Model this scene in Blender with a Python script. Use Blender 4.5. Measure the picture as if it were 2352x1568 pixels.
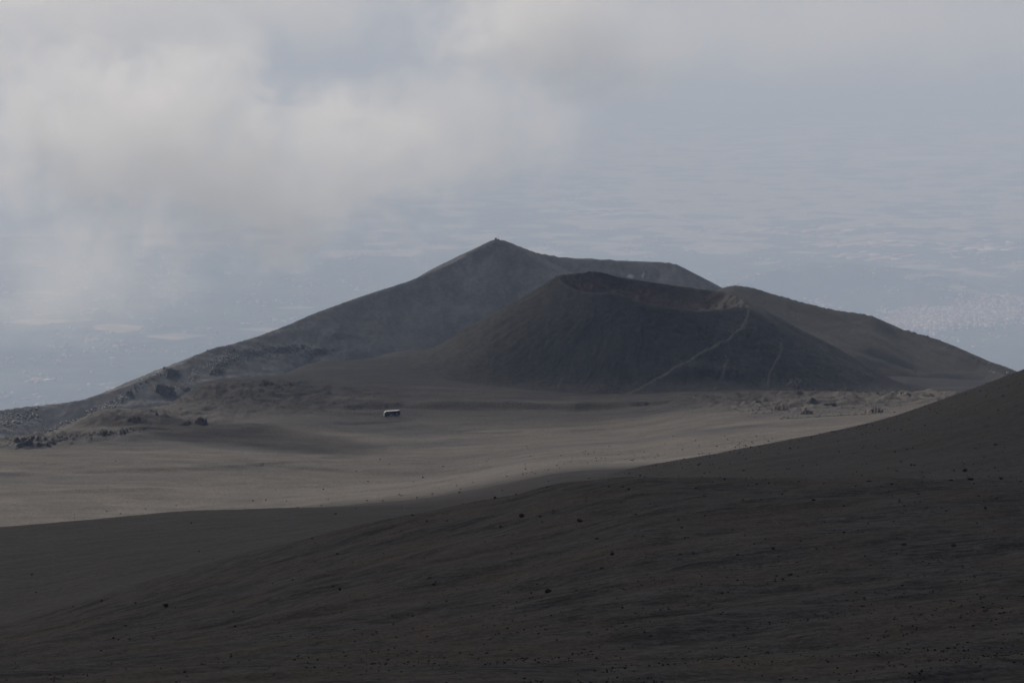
import bpy, math, random
import numpy as np
from mathutils import Vector, Matrix, Euler

# ------------------------------------------------------------------ camera, sky, sun, exposure
CAM_Z = 2900.0
PITCH = math.radians(7.555)          # looking down by this much
LENS = 100.0
FD = LENS / 36.0 * 2352.0            # focal length in units of a 2352-wide picture
SUN_AZ = math.radians(42)            # to the left of the viewing direction
SUN_EL = math.radians(40)

sc = bpy.context.scene
for o in list(bpy.data.objects):
    bpy.data.objects.remove(o)
C = sc.collection

cam_d = bpy.data.cameras.new('camera')
cam_d.lens = LENS; cam_d.sensor_width = 36.0
cam_d.clip_start = 1.0; cam_d.clip_end = 300000.0
cam = bpy.data.objects.new('camera', cam_d)
cam.location = (0, 0, CAM_Z)
cam.rotation_euler = (math.pi / 2 - PITCH, 0, 0)
C.objects.link(cam); sc.camera = cam

w = bpy.data.worlds.new('World'); sc.world = w; w.use_nodes = True
nt = w.node_tree; nt.nodes.clear()
sky = nt.nodes.new('ShaderNodeTexSky'); sky.sky_type = 'NISHITA'; sky.sun_disc = False
sky.sun_elevation = SUN_EL; sky.sun_rotation = -SUN_AZ
sky.altitude = 300; sky.air_density = 1.0; sky.dust_density = 5.0; sky.ozone_density = 1.0
bg = nt.nodes.new('ShaderNodeBackground'); bg.inputs['Strength'].default_value = 0.075
wo = nt.nodes.new('ShaderNodeOutputWorld')
nt.links.new(sky.outputs[0], bg.inputs[0]); nt.links.new(bg.outputs[0], wo.inputs[0])

SUN_DIR = Vector((-math.sin(SUN_AZ) * math.cos(SUN_EL), math.cos(SUN_AZ) * math.cos(SUN_EL), math.sin(SUN_EL)))
sun_d = bpy.data.lights.new('sun', 'SUN'); sun_d.energy = 3.2; sun_d.angle = math.radians(0.53)
sun_d.color = (1.0, 0.955, 0.89)
sun = bpy.data.objects.new('sun', sun_d); C.objects.link(sun)
sun.rotation_euler = SUN_DIR.to_track_quat('Z', 'Y').to_euler()

sc.view_settings.view_transform = 'Standard'; sc.view_settings.look = 'None'
sc.view_settings.exposure = 0.0; sc.view_settings.gamma = 1.0
sc.view_settings.use_curve_mapping = False
sc.render.engine = 'CYCLES'
cy = sc.cycles
cy.use_denoising = True; cy.denoiser = 'OPENIMAGEDENOISE'
cy.max_bounces = 6; cy.diffuse_bounces = 2; cy.glossy_bounces = 1; cy.transmission_bounces = 1
cy.volume_bounces = 3; cy.transparent_max_bounces = 8
cy.volume_max_steps = 512; cy.volume_step_rate = 1.0
cy.use_adaptive_sampling = False
cy.sample_clamp_indirect = 4.0

# ------------------------------------------------------------------ picture <-> place
CP, SP = math.cos(PITCH), math.sin(PITCH)
def ray(xd, yd):
    """horizontal angle and tan(depression) of a sight line; xd, yd on a 2352x1568 picture"""
    a = (np.asarray(xd, float) - 1176.0) / FD
    b = (784.0 - np.asarray(yd, float)) / FD
    dx = a; dy = CP + b * SP; dz = -SP + b * CP
    return np.arctan2(dx, dy), -dz / np.hypot(dx, dy)
def drop(y, r, x=1176.0):
    return float(ray(x, y)[1]) * r
def at(x, y, r):
    th, td = ray(x, y)
    return Vector((r * math.sin(th), r * math.cos(th), CAM_Z - r * td))

# ------------------------------------------------------------------ numpy noise
def _h(ix, iy, seed):
    n = (ix * 374761393 + iy * 668265263 + seed * 144665) & 0x7fffffff
    n = ((n ^ (n >> 13)) * 1274126177) & 0x7fffffff
    return ((n ^ (n >> 16)) & 0xffff) / 65535.0
def perlin(x, y, seed=0):
    x = np.asarray(x, float); y = np.asarray(y, float)
    ix = np.floor(x).astype(np.int64); iy = np.floor(y).astype(np.int64)
    fx = x - ix; fy = y - iy
    ux = fx * fx * fx * (fx * (fx * 6 - 15) + 10); uy = fy * fy * fy * (fy * (fy * 6 - 15) + 10)
    def g(i, j):
        a = _h(ix + i, iy + j, seed) * 2 * math.pi
        return np.cos(a) * (fx - i) + np.sin(a) * (fy - j)
    a = g(0, 0) * (1 - ux) + g(1, 0) * ux
    b = g(0, 1) * (1 - ux) + g(1, 1) * ux
    return (a * (1 - uy) + b * uy) * 1.5
def fbm(x, y, octv=4, seed=0, gain=0.5):
    s = 0; a = 1.0; f = 1.0
    for k in range(octv):
        s = s + a * perlin(x * f + 17.3 * k, y * f - 9.1 * k, seed + k); a *= gain; f *= 2.03
    return s
def ridged(x, y, octv=4, seed=0):
    s = 0; a = 1.0; f = 1.0
    for k in range(octv):
        s = s + a * (1 - np.abs(perlin(x * f + 5.7 * k, y * f + 3.1 * k, seed + k)) * 2); a *= 0.5; f *= 2.1
    return s
def smooth(a, b, x):
    t = np.clip((x - a) / (b - a), 0, 1); return t * t * (3 - 2 * t)

def hermite(xs, ys, xq):
    """smooth curve through (xs, ys), no overshoot; ys may be (n, m)"""
    xs = np.asarray(xs, float); ys = np.asarray(ys, float); xq = np.asarray(xq, float)
    h = np.diff(xs); sh = (-1,) + (1,) * (ys.ndim - 1); hh = h.reshape(sh)
    d = np.diff(ys, axis=0) / hh
    m = np.zeros_like(ys); m[0] = d[0]; m[-1] = d[-1]
    with np.errstate(divide='ignore', invalid='ignore'):
        w1 = 2 * hh[1:] + hh[:-1]; w2 = hh[1:] + 2 * hh[:-1]
        mm = (w1 + w2) / (w1 / d[:-1] + w2 / d[1:])
    m[1:-1] = np.where(d[:-1] * d[1:] > 0, mm, 0)
    k = np.clip(np.searchsorted(xs, xq) - 1, 0, len(h) - 1)
    shq = (-1,) + (1,) * (ys.ndim - 1)
    t = np.clip((xq - xs[k]) / h[k], 0, 1).reshape(shq); hk = h[k].reshape(shq)
    return ((2 * t**3 - 3 * t**2 + 1) * ys[k] + (t**3 - 2 * t**2 + t) * hk * m[k]
            + (-2 * t**3 + 3 * t**2) * ys[k + 1] + (t**3 - t**2) * hk * m[k + 1])

# ------------------------------------------------------------------ mesh helpers
def link(o):
    C.objects.link(o); return o
def mesh_from(name, verts, faces_quads=None, faces_tris=None, smooth_shade=True):
    me = bpy.data.meshes.new(name)
    verts = np.asarray(verts, np.float32).reshape(-1, 3)
    parts = []; starts = []; n = 0
    for f in (faces_quads, faces_tris):
        if f is None or len(f) == 0: continue
        f = np.asarray(f, np.int32); k = f.shape[1]
        parts.append(f.ravel()); starts.append(n + np.arange(len(f)) * k); n += f.size
    loops = np.concatenate(parts); starts = np.concatenate(starts)
    me.vertices.add(len(verts)); me.vertices.foreach_set('co', verts.ravel())
    me.loops.add(len(loops)); me.loops.foreach_set('vertex_index', loops.astype(np.int32))
    me.polygons.add(len(starts)); me.polygons.foreach_set('loop_start', starts.astype(np.int32))
    if smooth_shade:
        me.polygons.foreach_set('use_smooth', np.ones(len(starts), bool))
    me.update(calc_edges=True); me.validate()
    return me
def tag(o, label=None, cat=None, group=None, kind=None):
    if label: o['label'] = label
    if cat: o['category'] = cat
    if group: o['group'] = group
    if kind: o['kind'] = kind
    return o

TERR = []      # every sheet of ground: (thetas, rs, z[r, th])
def sheet(name, ths, rs, Z, mat, label, attrs=None):
    T, R = np.meshgrid(ths, rs)
    V = np.stack([R * np.sin(T), R * np.cos(T), Z], -1).reshape(-1, 3)
    nr, nth = Z.shape
    i = (np.arange(nr - 1)[:, None] * nth + np.arange(nth - 1)[None, :]).ravel()
    q = np.stack([i, i + 1, i + nth + 1, i + nth], 1)
    me = mesh_from(name, V, q)
    for k, v in (attrs or {}).items():
        at_ = me.attributes.new(k, 'FLOAT', 'POINT')
        at_.data.foreach_set('value', np.asarray(v, np.float32).ravel())
    o = link(bpy.data.objects.new(name, me)); me.materials.append(mat)
    tag(o, label, kind='structure')
    TERR.append((np.asarray(ths), np.asarray(rs), Z))
    return o
def bil(S, th, r):
    ths, rs, Z = S
    i = np.clip(np.searchsorted(rs, r) - 1, 0, len(rs) - 2); j = np.clip(np.searchsorted(ths, th) - 1, 0, len(ths) - 2)
    u = (r - rs[i]) / (rs[i + 1] - rs[i]); v = (th - ths[j]) / (ths[j + 1] - ths[j])
    z = (Z[i, j] * (1 - v) + Z[i, j + 1] * v) * (1 - u) + (Z[i + 1, j] * (1 - v) + Z[i + 1, j + 1] * v) * u
    ok = (r >= rs[0]) & (r <= rs[-1]) & (th >= ths[0]) & (th <= ths[-1])
    return np.where(ok, z, -1e9)
def ground_z(x, y):
    x = np.asarray(x, float); y = np.asarray(y, float)
    th = np.arctan2(x, y); r = np.hypot(x, y)
    z = np.full(np.broadcast(x, y).shape, -1e9)
    for S in TERR: z = np.maximum(z, bil(S, th, r))
    return z
def ground_n(x, y, e=1.5):
    gx = (ground_z(x + e, y) - ground_z(x - e, y)) / (2 * e); gy = (ground_z(x, y + e) - ground_z(x, y - e)) / (2 * e)
    return Vector((-float(gx), -float(gy), 1)).normalized()
_RS = np.concatenate([np.arange(20, 600, 0.6), np.arange(600, 2700, 1.2)])
def hit(x, y, rmin=20, rmax=2700):
    """first ground met by a sight line"""
    th, td = ray(x, y)
    rs = _RS[(_RS >= rmin) & (_RS <= rmax)]
    z = np.full(rs.shape, -1e9); t = np.full(rs.shape, float(th))
    for S in TERR: z = np.maximum(z, bil(S, t, rs))
    k = np.nonzero(z >= CAM_Z - rs * td)[0]
    if len(k) == 0: return None
    r = rs[k[0]]
    return Vector((r * math.sin(th), r * math.cos(th), float(z[k[0]])))

# ------------------------------------------------------------------ materials
def new_mat(name):
    m = bpy.data.materials.new(name); m.use_nodes = True
    n = m.node_tree; n.nodes.clear()
    out = n.nodes.new('ShaderNodeOutputMaterial')
    return m, n, out
class NB:
    def __init__(s, nt): s.t = nt
    def n(s, typ, ins=None, **kw):
        d = s.t.nodes.new(typ)
        for k, v in kw.items(): setattr(d, k, v)
        for k, v in (ins or {}).items():
            sk = d.inputs[k]
            if hasattr(v, 'links') or isinstance(v, bpy.types.NodeSocket): s.t.links.new(v, sk)
            else: sk.default_value = v
        return d
    def math(s, op, a, b=0.0, c=0.0, clamp=False):
        d = s.n('ShaderNodeMath', {0: a, 1: b, 2: c}, operation=op); d.use_clamp = clamp; return d.outputs[0]
    def mix(s, f, a, b, mode='MIX'):
        d = s.n('ShaderNodeMix', None, data_type='RGBA', blend_type=mode)
        for sk, v in ((d.inputs[0], f), (d.inputs[6], a), (d.inputs[7], b)):
            if isinstance(v, bpy.types.NodeSocket): s.t.links.new(v, sk)
            else: sk.default_value = v if not isinstance(v, tuple) else (v + (1,))[:4]
        return d.outputs[2]
    def ramp(s, f, p0, p1):
        d = s.n('ShaderNodeMapRange', {0: f, 1: p0, 2: p1}); d.interpolation_type = 'SMOOTHSTEP'; d.clamp = True; return d.outputs[0]
    def noise(s, vec, scale, detail=4, rough=0.55, dist=0.0):
        return s.n('ShaderNodeTexNoise', {'Vector': vec, 'Scale': scale, 'Detail': detail, 'Roughness': rough, 'Distortion': dist}).outputs[0]
    def mapping(s, vec, scale=(1, 1, 1), rot=(0, 0, 0), loc=(0, 0, 0)):
        return s.n('ShaderNodeMapping', {'Vector': vec, 'Scale': scale, 'Rotation': rot, 'Location': loc}).outputs[0]

def ash_material(name, dark, light, brown, streak_rot=0.0, streak=(0.25, 1.0), streak_scale=0.05, fine=0.6, bump=0.5,
                 bump_dist=0.25, drift=0.5, speck=0.0, attr_col=None, grain=0.55):
    m, t, out = new_mat(name); b = NB(t)
    pos = b.n('ShaderNodeNewGeometry').outputs['Position']
    st = b.mapping(b.mapping(pos, rot=(0, 0, streak_rot)), scale=(streak[0], streak[1], 0.5))
    n1 = b.noise(st, streak_scale, 5, 0.6, 0.6)
    n2 = b.noise(pos, streak_scale * 0.3, 3, 0.55)
    n3 = b.noise(pos, fine, 4, 0.65)
    st2 = b.mapping(b.mapping(pos, rot=(0, 0, streak_rot + 0.12), loc=(31, 7, 0)), scale=(streak[0] * 1.3, streak[1], 0.5))
    n4 = b.noise(st2, streak_scale * 5, 5, 0.65, 0.3)
    f = b.math('ADD', b.math('MULTIPLY', n1, drift), b.math('MULTIPLY', n4, 1 - drift))
    f = b.ramp(f, 0.36, 0.64)
    col = b.mix(f, dark, light)
    col = b.mix(b.math('MULTIPLY', b.ramp(n2, 0.42, 0.66), 0.8), col, brown)
    if speck:
        vo = b.n('ShaderNodeTexVoronoi', {'Vector': pos, 'Scale': fine * 1.7, 'Randomness': 1.0})
        sp = b.math('LESS_THAN', vo.outputs['Distance'], b.math('MULTIPLY', b.ramp(n4, 0.45, 0.7), speck))
        col = b.mix(b.math('MULTIPLY', sp, 0.75), col, (0.012, 0.012, 0.013))
    for an, c2 in (attr_col or {}).items():
        a = b.n('ShaderNodeAttribute', attribute_name=an).outputs['Fac']
        a = b.math('MULTIPLY', a, b.math('MULTIPLY_ADD', n3, 1.2, 0.4), clamp=True)
        col = b.mix(a, col, c2)
    g = b.math('MULTIPLY_ADD', b.ramp(b.math('MULTIPLY_ADD', n4, 0.35, b.math('MULTIPLY', n3, 0.65)), 0.33, 0.67), grain, 1 - grain * 0.5)
    col = b.mix(1.0, col, b.n('ShaderNodeCombineColor', {0: g, 1: g, 2: g}).outputs[0], 'MULTIPLY')
    bp = b.n('ShaderNodeBump', {'Strength': bump, 'Distance': bump_dist, 'Height': b.math('ADD', n3, b.math('MULTIPLY', n4, 1.3))})
    bs = b.n('ShaderNodeBsdfPrincipled', {'Base Color': col, 'Roughness': 0.95, 'Normal': bp.outputs[0], 'Specular IOR Level': 0.15})
    t.links.new(bs.outputs[0], out.inputs[0])
    return m
def plain_material(name, col, rough=0.7, var=0.25, scale=2.0, metallic=0.0, spec=0.3):
    m, t, out = new_mat(name); b = NB(t)
    co = b.n('ShaderNodeTexCoord').outputs['Object']
    n = b.noise(co, scale, 4, 0.6)
    g = b.math('MULTIPLY_ADD', n, 2 * var, 1 - var)
    c = b.mix(1.0, tuple(col), b.n('ShaderNodeCombineColor', {0: g, 1: g, 2: g}).outputs[0], 'MULTIPLY')
    bs = b.n('ShaderNodeBsdfPrincipled', {'Base Color': c, 'Roughness': rough, 'Metallic': metallic, 'Specular IOR Level': spec})
    t.links.new(bs.outputs[0], out.inputs[0]); return m
def rock_material(name, dark, light, scale=1.5):
    m, t, out = new_mat(name); b = NB(t)
    pos = b.n('ShaderNodeNewGeometry').outputs['Position']
    n = b.noise(pos, scale, 5, 0.65); n2 = b.noise(pos, scale * 5, 3, 0.6)
    rnd = b.n('ShaderNodeObjectInfo').outputs['Random']
    isl = b.n('ShaderNodeNewGeometry').outputs['Random Per Island']
    f = b.math('ADD', b.math('MULTIPLY', n, 0.7), b.math('MULTIPLY', b.math('ADD', rnd, isl), 0.15))
    col = b.mix(b.ramp(f, 0.3, 0.75), dark, light)
    bp = b.n('ShaderNodeBump', {'Strength': 0.7, 'Distance': 0.15, 'Height': b.math('ADD', n, n2)})
    bs = b.n('ShaderNodeBsdfPrincipled', {'Base Color': col, 'Roughness': 0.92, 'Normal': bp.outputs[0], 'Specular IOR Level': 0.2})
    t.links.new(bs.outputs[0], out.inputs[0]); return m

M = {}
M['near'] = ash_material('near_ash', (0.029, 0.0235, 0.019), (0.080, 0.0665, 0.0545), (0.074, 0.054, 0.037), streak_rot=-0.60, streak=(0.27, 1.0),
                         streak_scale=0.22, fine=2.6, bump=0.7, bump_dist=0.12, drift=0.4, speck=0.36, grain=0.9)
M['plain'] = ash_material('plain_ash', (0.052, 0.0465, 0.0425), (0.077, 0.0685, 0.061), (0.079, 0.0695, 0.059), streak_rot=-0.10, streak=(0.3, 1.0),
                          streak_scale=0.035, fine=0.9, bump=0.5, bump_dist=0.2, drift=0.7, attr_col={'dark': (0.042, 0.041, 0.043), 'pale': (0.104, 0.093, 0.081), 'slope_ash': (0.068, 0.055, 0.044)}, grain=0.8)
M['cone'] = ash_material('cone_ash', (0.013, 0.014, 0.0165), (0.027, 0.028, 0.030), (0.028, 0.0275, 0.027), streak_rot=0.0, streak=(1.0, 0.25),
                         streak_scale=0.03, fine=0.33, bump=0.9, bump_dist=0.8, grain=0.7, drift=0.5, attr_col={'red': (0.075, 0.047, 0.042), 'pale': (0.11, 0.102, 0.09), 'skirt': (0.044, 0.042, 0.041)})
M['peak'] = ash_material('peak_ash', (0.034, 0.036, 0.041), (0.059, 0.061, 0.066), (0.051, 0.051, 0.053), streak_rot=0.0, streak=(1.0, 0.5),
                         streak_scale=0.02, fine=0.28, bump=0.8, bump_dist=0.55, grain=0.7, drift=0.5, attr_col={'pale': (0.105, 0.106, 0.108)})
M['flank'] = ash_material('flank_ash', (0.017, 0.018, 0.021), (0.050, 0.047, 0.045), (0.030, 0.029, 0.028), streak_rot=0.62, streak=(0.05, 1.0),
                          streak_scale=0.030, fine=0.4, bump=0.5, bump_dist=0.4, drift=0.75, attr_col={'pale': (0.070, 0.064, 0.057)})
M['scree'] = ash_material('scree_ash', (0.050, 0.047, 0.044), (0.075, 0.070, 0.064), (0.07, 0.064, 0.056), streak_scale=0.08, fine=0.8)
M['track'] = ash_material('track_ash', (0.072, 0.068, 0.062), (0.100, 0.094, 0.085), (0.088, 0.081, 0.071), streak_scale=0.08, fine=0.8)
M['rock'] = rock_material('dark_lava', (0.008, 0.0078, 0.008), (0.026, 0.024, 0.023))
M['redrock'] = rock_material('red_scoria', (0.05, 0.022, 0.015), (0.11, 0.05, 0.034))
M['greyrock'] = rock_material('grey_lava', (0.055, 0.052, 0.05), (0.15, 0.14, 0.13), 0.5)
M['lava'] = rock_material('crusted_lava', (0.036, 0.036, 0.037), (0.095, 0.090, 0.087), 0.35)
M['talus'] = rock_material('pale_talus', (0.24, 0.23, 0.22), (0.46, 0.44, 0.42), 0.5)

# ------------------------------------------------------------------ the ground, as sheets in polar order round the viewpoint
TH = np.radians(np.linspace(-14.5, 14.5, 840))
def table_sheet(cols, rs):
    """cols: {x: [(r, y) | (r, None, drop)]}; smooth surface through these heights"""
    xs = sorted(cols); thc = []; Zc = []
    for x in xs:
        p = cols[x]; rr = [q[0] for q in p]
        dd = [q[2] if q[1] is None else drop(q[1], q[0], x) for q in p]
        Zc.append(hermite(rr, np.array(dd), rs)); thc.append(float(ray(x, 1100)[0]))
    Zc = np.array(Zc)                                   # columns x radii
    return CAM_Z - hermite(np.array(thc), Zc, TH).T     # radii x thetas

# nearest slope
rs = np.concatenate([np.linspace(4, 120, 60), np.linspace(121, 400, 270), np.linspace(402, 560, 40)])
near0 = [(4, None, 2.6), (20, None, 7.5), (60, None, 17.5), (100, None, 27.0)]
colsA = {
    -500: near0 + [(150, 1640), (220, 1600), (300, 1560), (400, 1525), (460, 1480), (560, 1390)],
    0:    near0 + [(150, 1592), (220, 1530), (300, 1475), (400, 1438), (460, 1402), (560, 1325)],
    500:  near0 + [(150, 1572), (220, 1480), (300, 1365), (380, 1290), (450, 1305), (560, 1345)],
    700:  near0 + [(150, 1568), (220, 1450), (300, 1310), (370, 1240), (440, 1262), (560, 1300)],
    920:  near0 + [(150, 1564), (220, 1425), (300, 1260), (360, 1190), (430, 1218), (560, 1270)],
    1150: near0 + [(150, 1562), (220, 1400), (290, 1235), (350, 1148), (430, 1185), (560, 1240)],
    1350: near0 + [(150, 1562), (220, 1370), (285, 1200), (345, 1113), (425, 1160), (560, 1220)],
    1500: near0 + [(150, 1562), (220, 1350), (280, 1185), (340, 1099), (420, 1148), (560, 1200)],
    1800: near0 + [(150, 1562), (215, 1350), (270, 1190), (330, 1103), (420, 1155), (560, 1205)],
    2352: near0 + [(150, 1562), (205, 1370), (260, 1205), (320, 1106), (410, 1155), (560, 1200)],
    2850: near0 + [(150, 1550), (205, 1360), (260, 1200), (320, 1100), (410, 1150), (560, 1190)],
}
Z = table_sheet(colsA, rs)
T, R = np.meshgrid(TH, rs); X, Y = R * np.sin(T), R * np.cos(T)
u = X * math.cos(0.66) + Y * math.sin(0.66); v = -X * math.sin(0.66) + Y * math.cos(0.66)
amp = smooth(20, 150, R)
Z = Z + amp * (0.55 * fbm(u / 34, v / 11, 3, 3) + 0.10 * fbm(u / 6, v / 1.6, 3, 8) * smooth(420, 160, R)
               + 0.05 * fbm(X / 0.9, Y / 0.9, 2, 12) * smooth(330, 140, R))
sheet('near_slope', TH, rs, Z, M['near'], 'dark ash slope filling the foreground')

# mid slope and the ash plain
rs = np.concatenate([np.linspace(395, 900, 210), np.linspace(903, 1150, 60), np.linspace(1152, 1780, 330), np.linspace(1785, 2400, 60)])
def beyond(e, d1=300, d2=335): return [(e + 70, None, d1 - 25), (1900, None, d1 + 10), (2400, None, d2)]
colsB = {
    -500: [(395, 1530), (600, 1310), (730, 1240), (900, 1275), (1080, 1262), (1200, 1222), (1300, 1130), (1390, 1060)] + [(1470, None, 275), (1650, None, 320), (2000, None, 350), (2400, None, 500)],
    0:    [(395, 1446), (450, 1404), (600, 1262), (700, 1211), (850, 1238), (1000, 1238), (1110, 1225), (1195, 1206), (1300, 1108), (1400, 1028), (1425, 1010), (1520, None, 272), (1700, None, 320), (2000, None, 350), (2400, None, 500)],
    250:  [(395, 1376), (450, 1345), (600, 1235), (695, 1191), (840, 1212), (1000, 1214), (1120, 1205), (1215, 1186), (1300, 1105), (1400, 1020), (1460, 973), (1500, 943), (1590, None, 268), (1760, None, 320), (2000, None, 350), (2400, None, 500)],
    510:  [(395, 1302), (450, 1286), (600, 1210), (690, 1173), (820, 1185), (980, 1190), (1120, 1182), (1225, 1168), (1300, 1103), (1400, 1019), (1500, 950), (1570, 903), (1620, 872), (1700, None, 268), (1850, None, 320), (2000, None, 350), (2400, None, 500)],
    760:  [(395, 1240), (450, 1232), (600, 1190), (690, 1169), (830, 1168), (980, 1166), (1130, 1158), (1235, 1140), (1300, 1100), (1400, 1018), (1500, 948), (1600, 880), (1690, 830), (1770, None, 262), (1900, None, 315), (2000, None, 350), (2400, None, 500)],
    950:  [(395, 1205), (450, 1200), (600, 1182), (690, 1166), (850, 1158), (1000, 1150), (1150, 1138), (1250, 1115), (1310, 1088), (1400, 1015), (1500, 946), (1600, 880), (1740, 806), (1820, None, 262), (1950, None, 312), (2400, None, 470)],
    1300: [(395, 1160), (450, 1155), (600, 1135), (750, 1120), (900, 1102), (1050, 1088), (1200, 1071), (1300, 1046), (1400, 1000), (1500, 940), (1570, 902), (1750, None, 250), (2000, None, 300), (2400, None, 450)],
    1450: [(395, 1180), (450, 1150), (600, 1085), (660, 1078), (800, 1084), (950, 1082), (1100, 1074), (1210, 1062), (1320, 1028), (1400, 990), (1500, 935), (1570, 901), (1750, None, 252), (2000, None, 300), (2400, None, 450)],
    1608: [(395, 1150), (450, 1118), (560, 1062), (640, 1049), (800, 1066), (950, 1066), (1100, 1062), (1215, 1047), (1330, 1000), (1450, 945), (1560, 902), (1750, None, 254), (2000, None, 295), (2400, None, 460)],
    2000: [(395, 1135), (450, 1090), (540, 1000), (620, 972), (800, 1003), (1000, 1003), (1200, 992), (1310, 971), (1450, 932), (1570, 905), (1700, None, 254), (1850, None, 266), (2100, None, 335), (2400, None, 460)],
    2180: [(395, 1125), (450, 1070), (540, 950), (610, 913), (780, 948), (1000, 965), (1250, 960), (1400, 935), (1570, 902), (1700, None, 253), (1850, None, 267), (2100, None, 335), (2400, None, 460)],
    2352: [(395, 1120), (450, 1050), (530, 900), (600, 850), (780, 890), (1000, 925), (1300, 935), (1450, 925), (1570, 902), (1700, None, 252), (1850, None, 268), (2100, None, 335), (2400, None, 460)],
    2850: [(395, 1090), (450, 960), (530, 720), (600, 640), (780, 700), (1000, 770), (1300, 850), (1450, 880), (1570, 890), (1700, None, 252), (1850, None, 270), (2100, None, 335), (2400, None, 460)],
}
Z = table_sheet(colsB, rs)
T, R = np.meshgrid(TH, rs); X, Y = R * np.sin(T), R * np.cos(T)
XP = 1176 + FD * np.tan(T) * (CP)                      # rough picture column, only to choose where surface kinds lie
flat = smooth(1080, 1230, R)
Z = Z + (1 - flat) * (0.5 * fbm(X / 60, Y / 40, 4, 21)) + flat * smooth(1700, 1500, R) * (
        0.9 * fbm(X / 120, Y / 40, 3, 31) + 0.22 * fbm(X / 40, Y / 12, 3, 33))
pbus = at(900, 957, 1487); Z = Z + 0.075 * (X - pbus.x) * np.exp(-(((X - pbus.x) / 22) ** 2 + ((Y - pbus.y) / 16) ** 2))
# old lava under the ash, right of the cone and left of the plain
def blob(x0, y0, sx, sy, rot=0.0):
    dx, dy = X - x0, Y - y0
    a = dx * math.cos(rot) + dy * math.sin(rot); b_ = -dx * math.sin(rot) + dy * math.cos(rot)
    return np.exp(-((a / sx) ** 2 + (b_ / sy) ** 2) ** 1.5)
def plain_pt(xf, yf, d0=238.0):
    x_, y_ = xf * 2352 / 4096, yf * 2352 / 4096; return at(x_, y_, d0 / float(ray(x_, y_)[1]))
def bank(pts, h, wn, wf):
    P_ = [plain_pt(*p) for p in pts]; dd = np.full(X.shape, 1e9); sg = np.zeros(X.shape)
    for p, q in zip(P_[:-1], P_[1:]):
        ex, ey = q.x - p.x, q.y - p.y; l2 = ex * ex + ey * ey
        t_ = np.clip(((X - p.x) * ex + (Y - p.y) * ey) / l2, 0, 1); d_ = np.hypot(X - p.x - t_ * ex, Y - p.y - t_ * ey)
        s_ = np.sign(ex * (Y - p.y) - ey * (X - p.x)); k_ = d_ < dd; dd = np.where(k_, d_, dd); sg = np.where(k_, s_, sg)
    wob_ = 1 + 0.5 * fbm(X / 25, Y / 25, 2, 17)
    return h * wob_ * np.where(sg > 0, np.exp(-(dd / wf) ** 2), np.exp(-(dd / wn) ** 2))
for pts, h_, wn_, wf_ in (([(1640, 1640), (1800, 1636), (1990, 1638), (2150, 1646), (2300, 1655), (2520, 1654)], 2.4, 3.2, 24), ([(-60, 1926), (300, 1912), (700, 1896), (960, 1880)], 1.0, 4, 26),
                          ([(1680, 1713), (1892, 1751), (2122, 1752), (2418, 1764), (2800, 1740)], 0.8, 3, 20), ([(1200, 1884), (1630, 1904), (1860, 1903)], 0.8, 3.5, 22),
                          ([(500, 1780), (800, 1750), (1100, 1720), (1300, 1712)], 1.6, 8, 34), ([(900, 1650), (1150, 1640), (1400, 1640)], 1.2, 5, 24), ([(-50, 1800), (250, 1792), (520, 1762)], 1.0, 5, 18),
                          ([(-80, 2010), (250, 1995), (520, 1985)], 0.7, 4, 18)):
    Z = Z + bank(pts, h_, wn_, wf_)
pR = at(1920, 930, 1500); pL = at(560, 905, 1560); pL2 = at(60, 1005, 1425); pL3 = at(330, 955, 1480)
lavR = np.clip(blob(pR.x, pR.y, 92, 62) * 1.2, 0, 1)
lavL = np.clip(blob(pL.x, pL.y, 85, 60, -0.35) + blob(pL2.x, pL2.y, 45, 26) + blob(pL3.x, pL3.y, 45, 36) , 0, 1)
lump = np.maximum(ridged(X / 26, Y / 20, 4, 41) - 1.05, -0.15)
Z = Z + lavR * (3.0 * lump + 1.6 * np.maximum(ridged(X / 11, Y / 9, 3, 45) - 1.0, -0.1) + 1.8 * fbm(X / 30, Y / 16, 4, 43) + 1.2) + lavL * (2.1 * np.maximum(ridged(X / 15, Y / 9, 5, 51) - 0.95, -0.2) + 1.1 * fbm(X / 22, Y / 14, 4, 53))
dk = smooth(0.3, 0.9, fbm(X / 130, Y / 40, 3, 61) + 0.30) * flat * 0.6
dk = np.maximum(dk * (1 - lavR), 0.7 * lavR * smooth(0.35, 0.8, ridged(X / 12, Y / 8, 3, 47) - 1.05 ))
dk = np.maximum(dk, lavL * (0.35 + 0.45 * smooth(0.0, 0.6, fbm(X / 14, Y / 7, 3, 48))))
dk = np.maximum(dk, 0.8 * smooth(1520, 1640, R) * smooth(-20, -60, X))  # left back of the plain coloured darker, as under cloud shade
dk = np.maximum(dk, 0.9 * smooth(1580, 1650, R))  # cloud shade around the hill's back and sides painted as darker ash
pale = smooth(0.35, 0.8, fbm(X / 110, Y / 30, 3, 66)) * flat * 0.5 + (1 - smooth(1240, 1400, R)) * flat * 0.5
sheet('ash_plain', TH, rs, Z, M['plain'], 'brown grey ash plain between the dark slope and the crater hill', {'dark': dk, 'pale': pale, 'slope_ash': 0.8 * (1 - smooth(900, 1120, R))})  # middle slope takes a browner ash colour, closer to the foreground's
Z_PLAIN = (TH, rs, Z)

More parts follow.
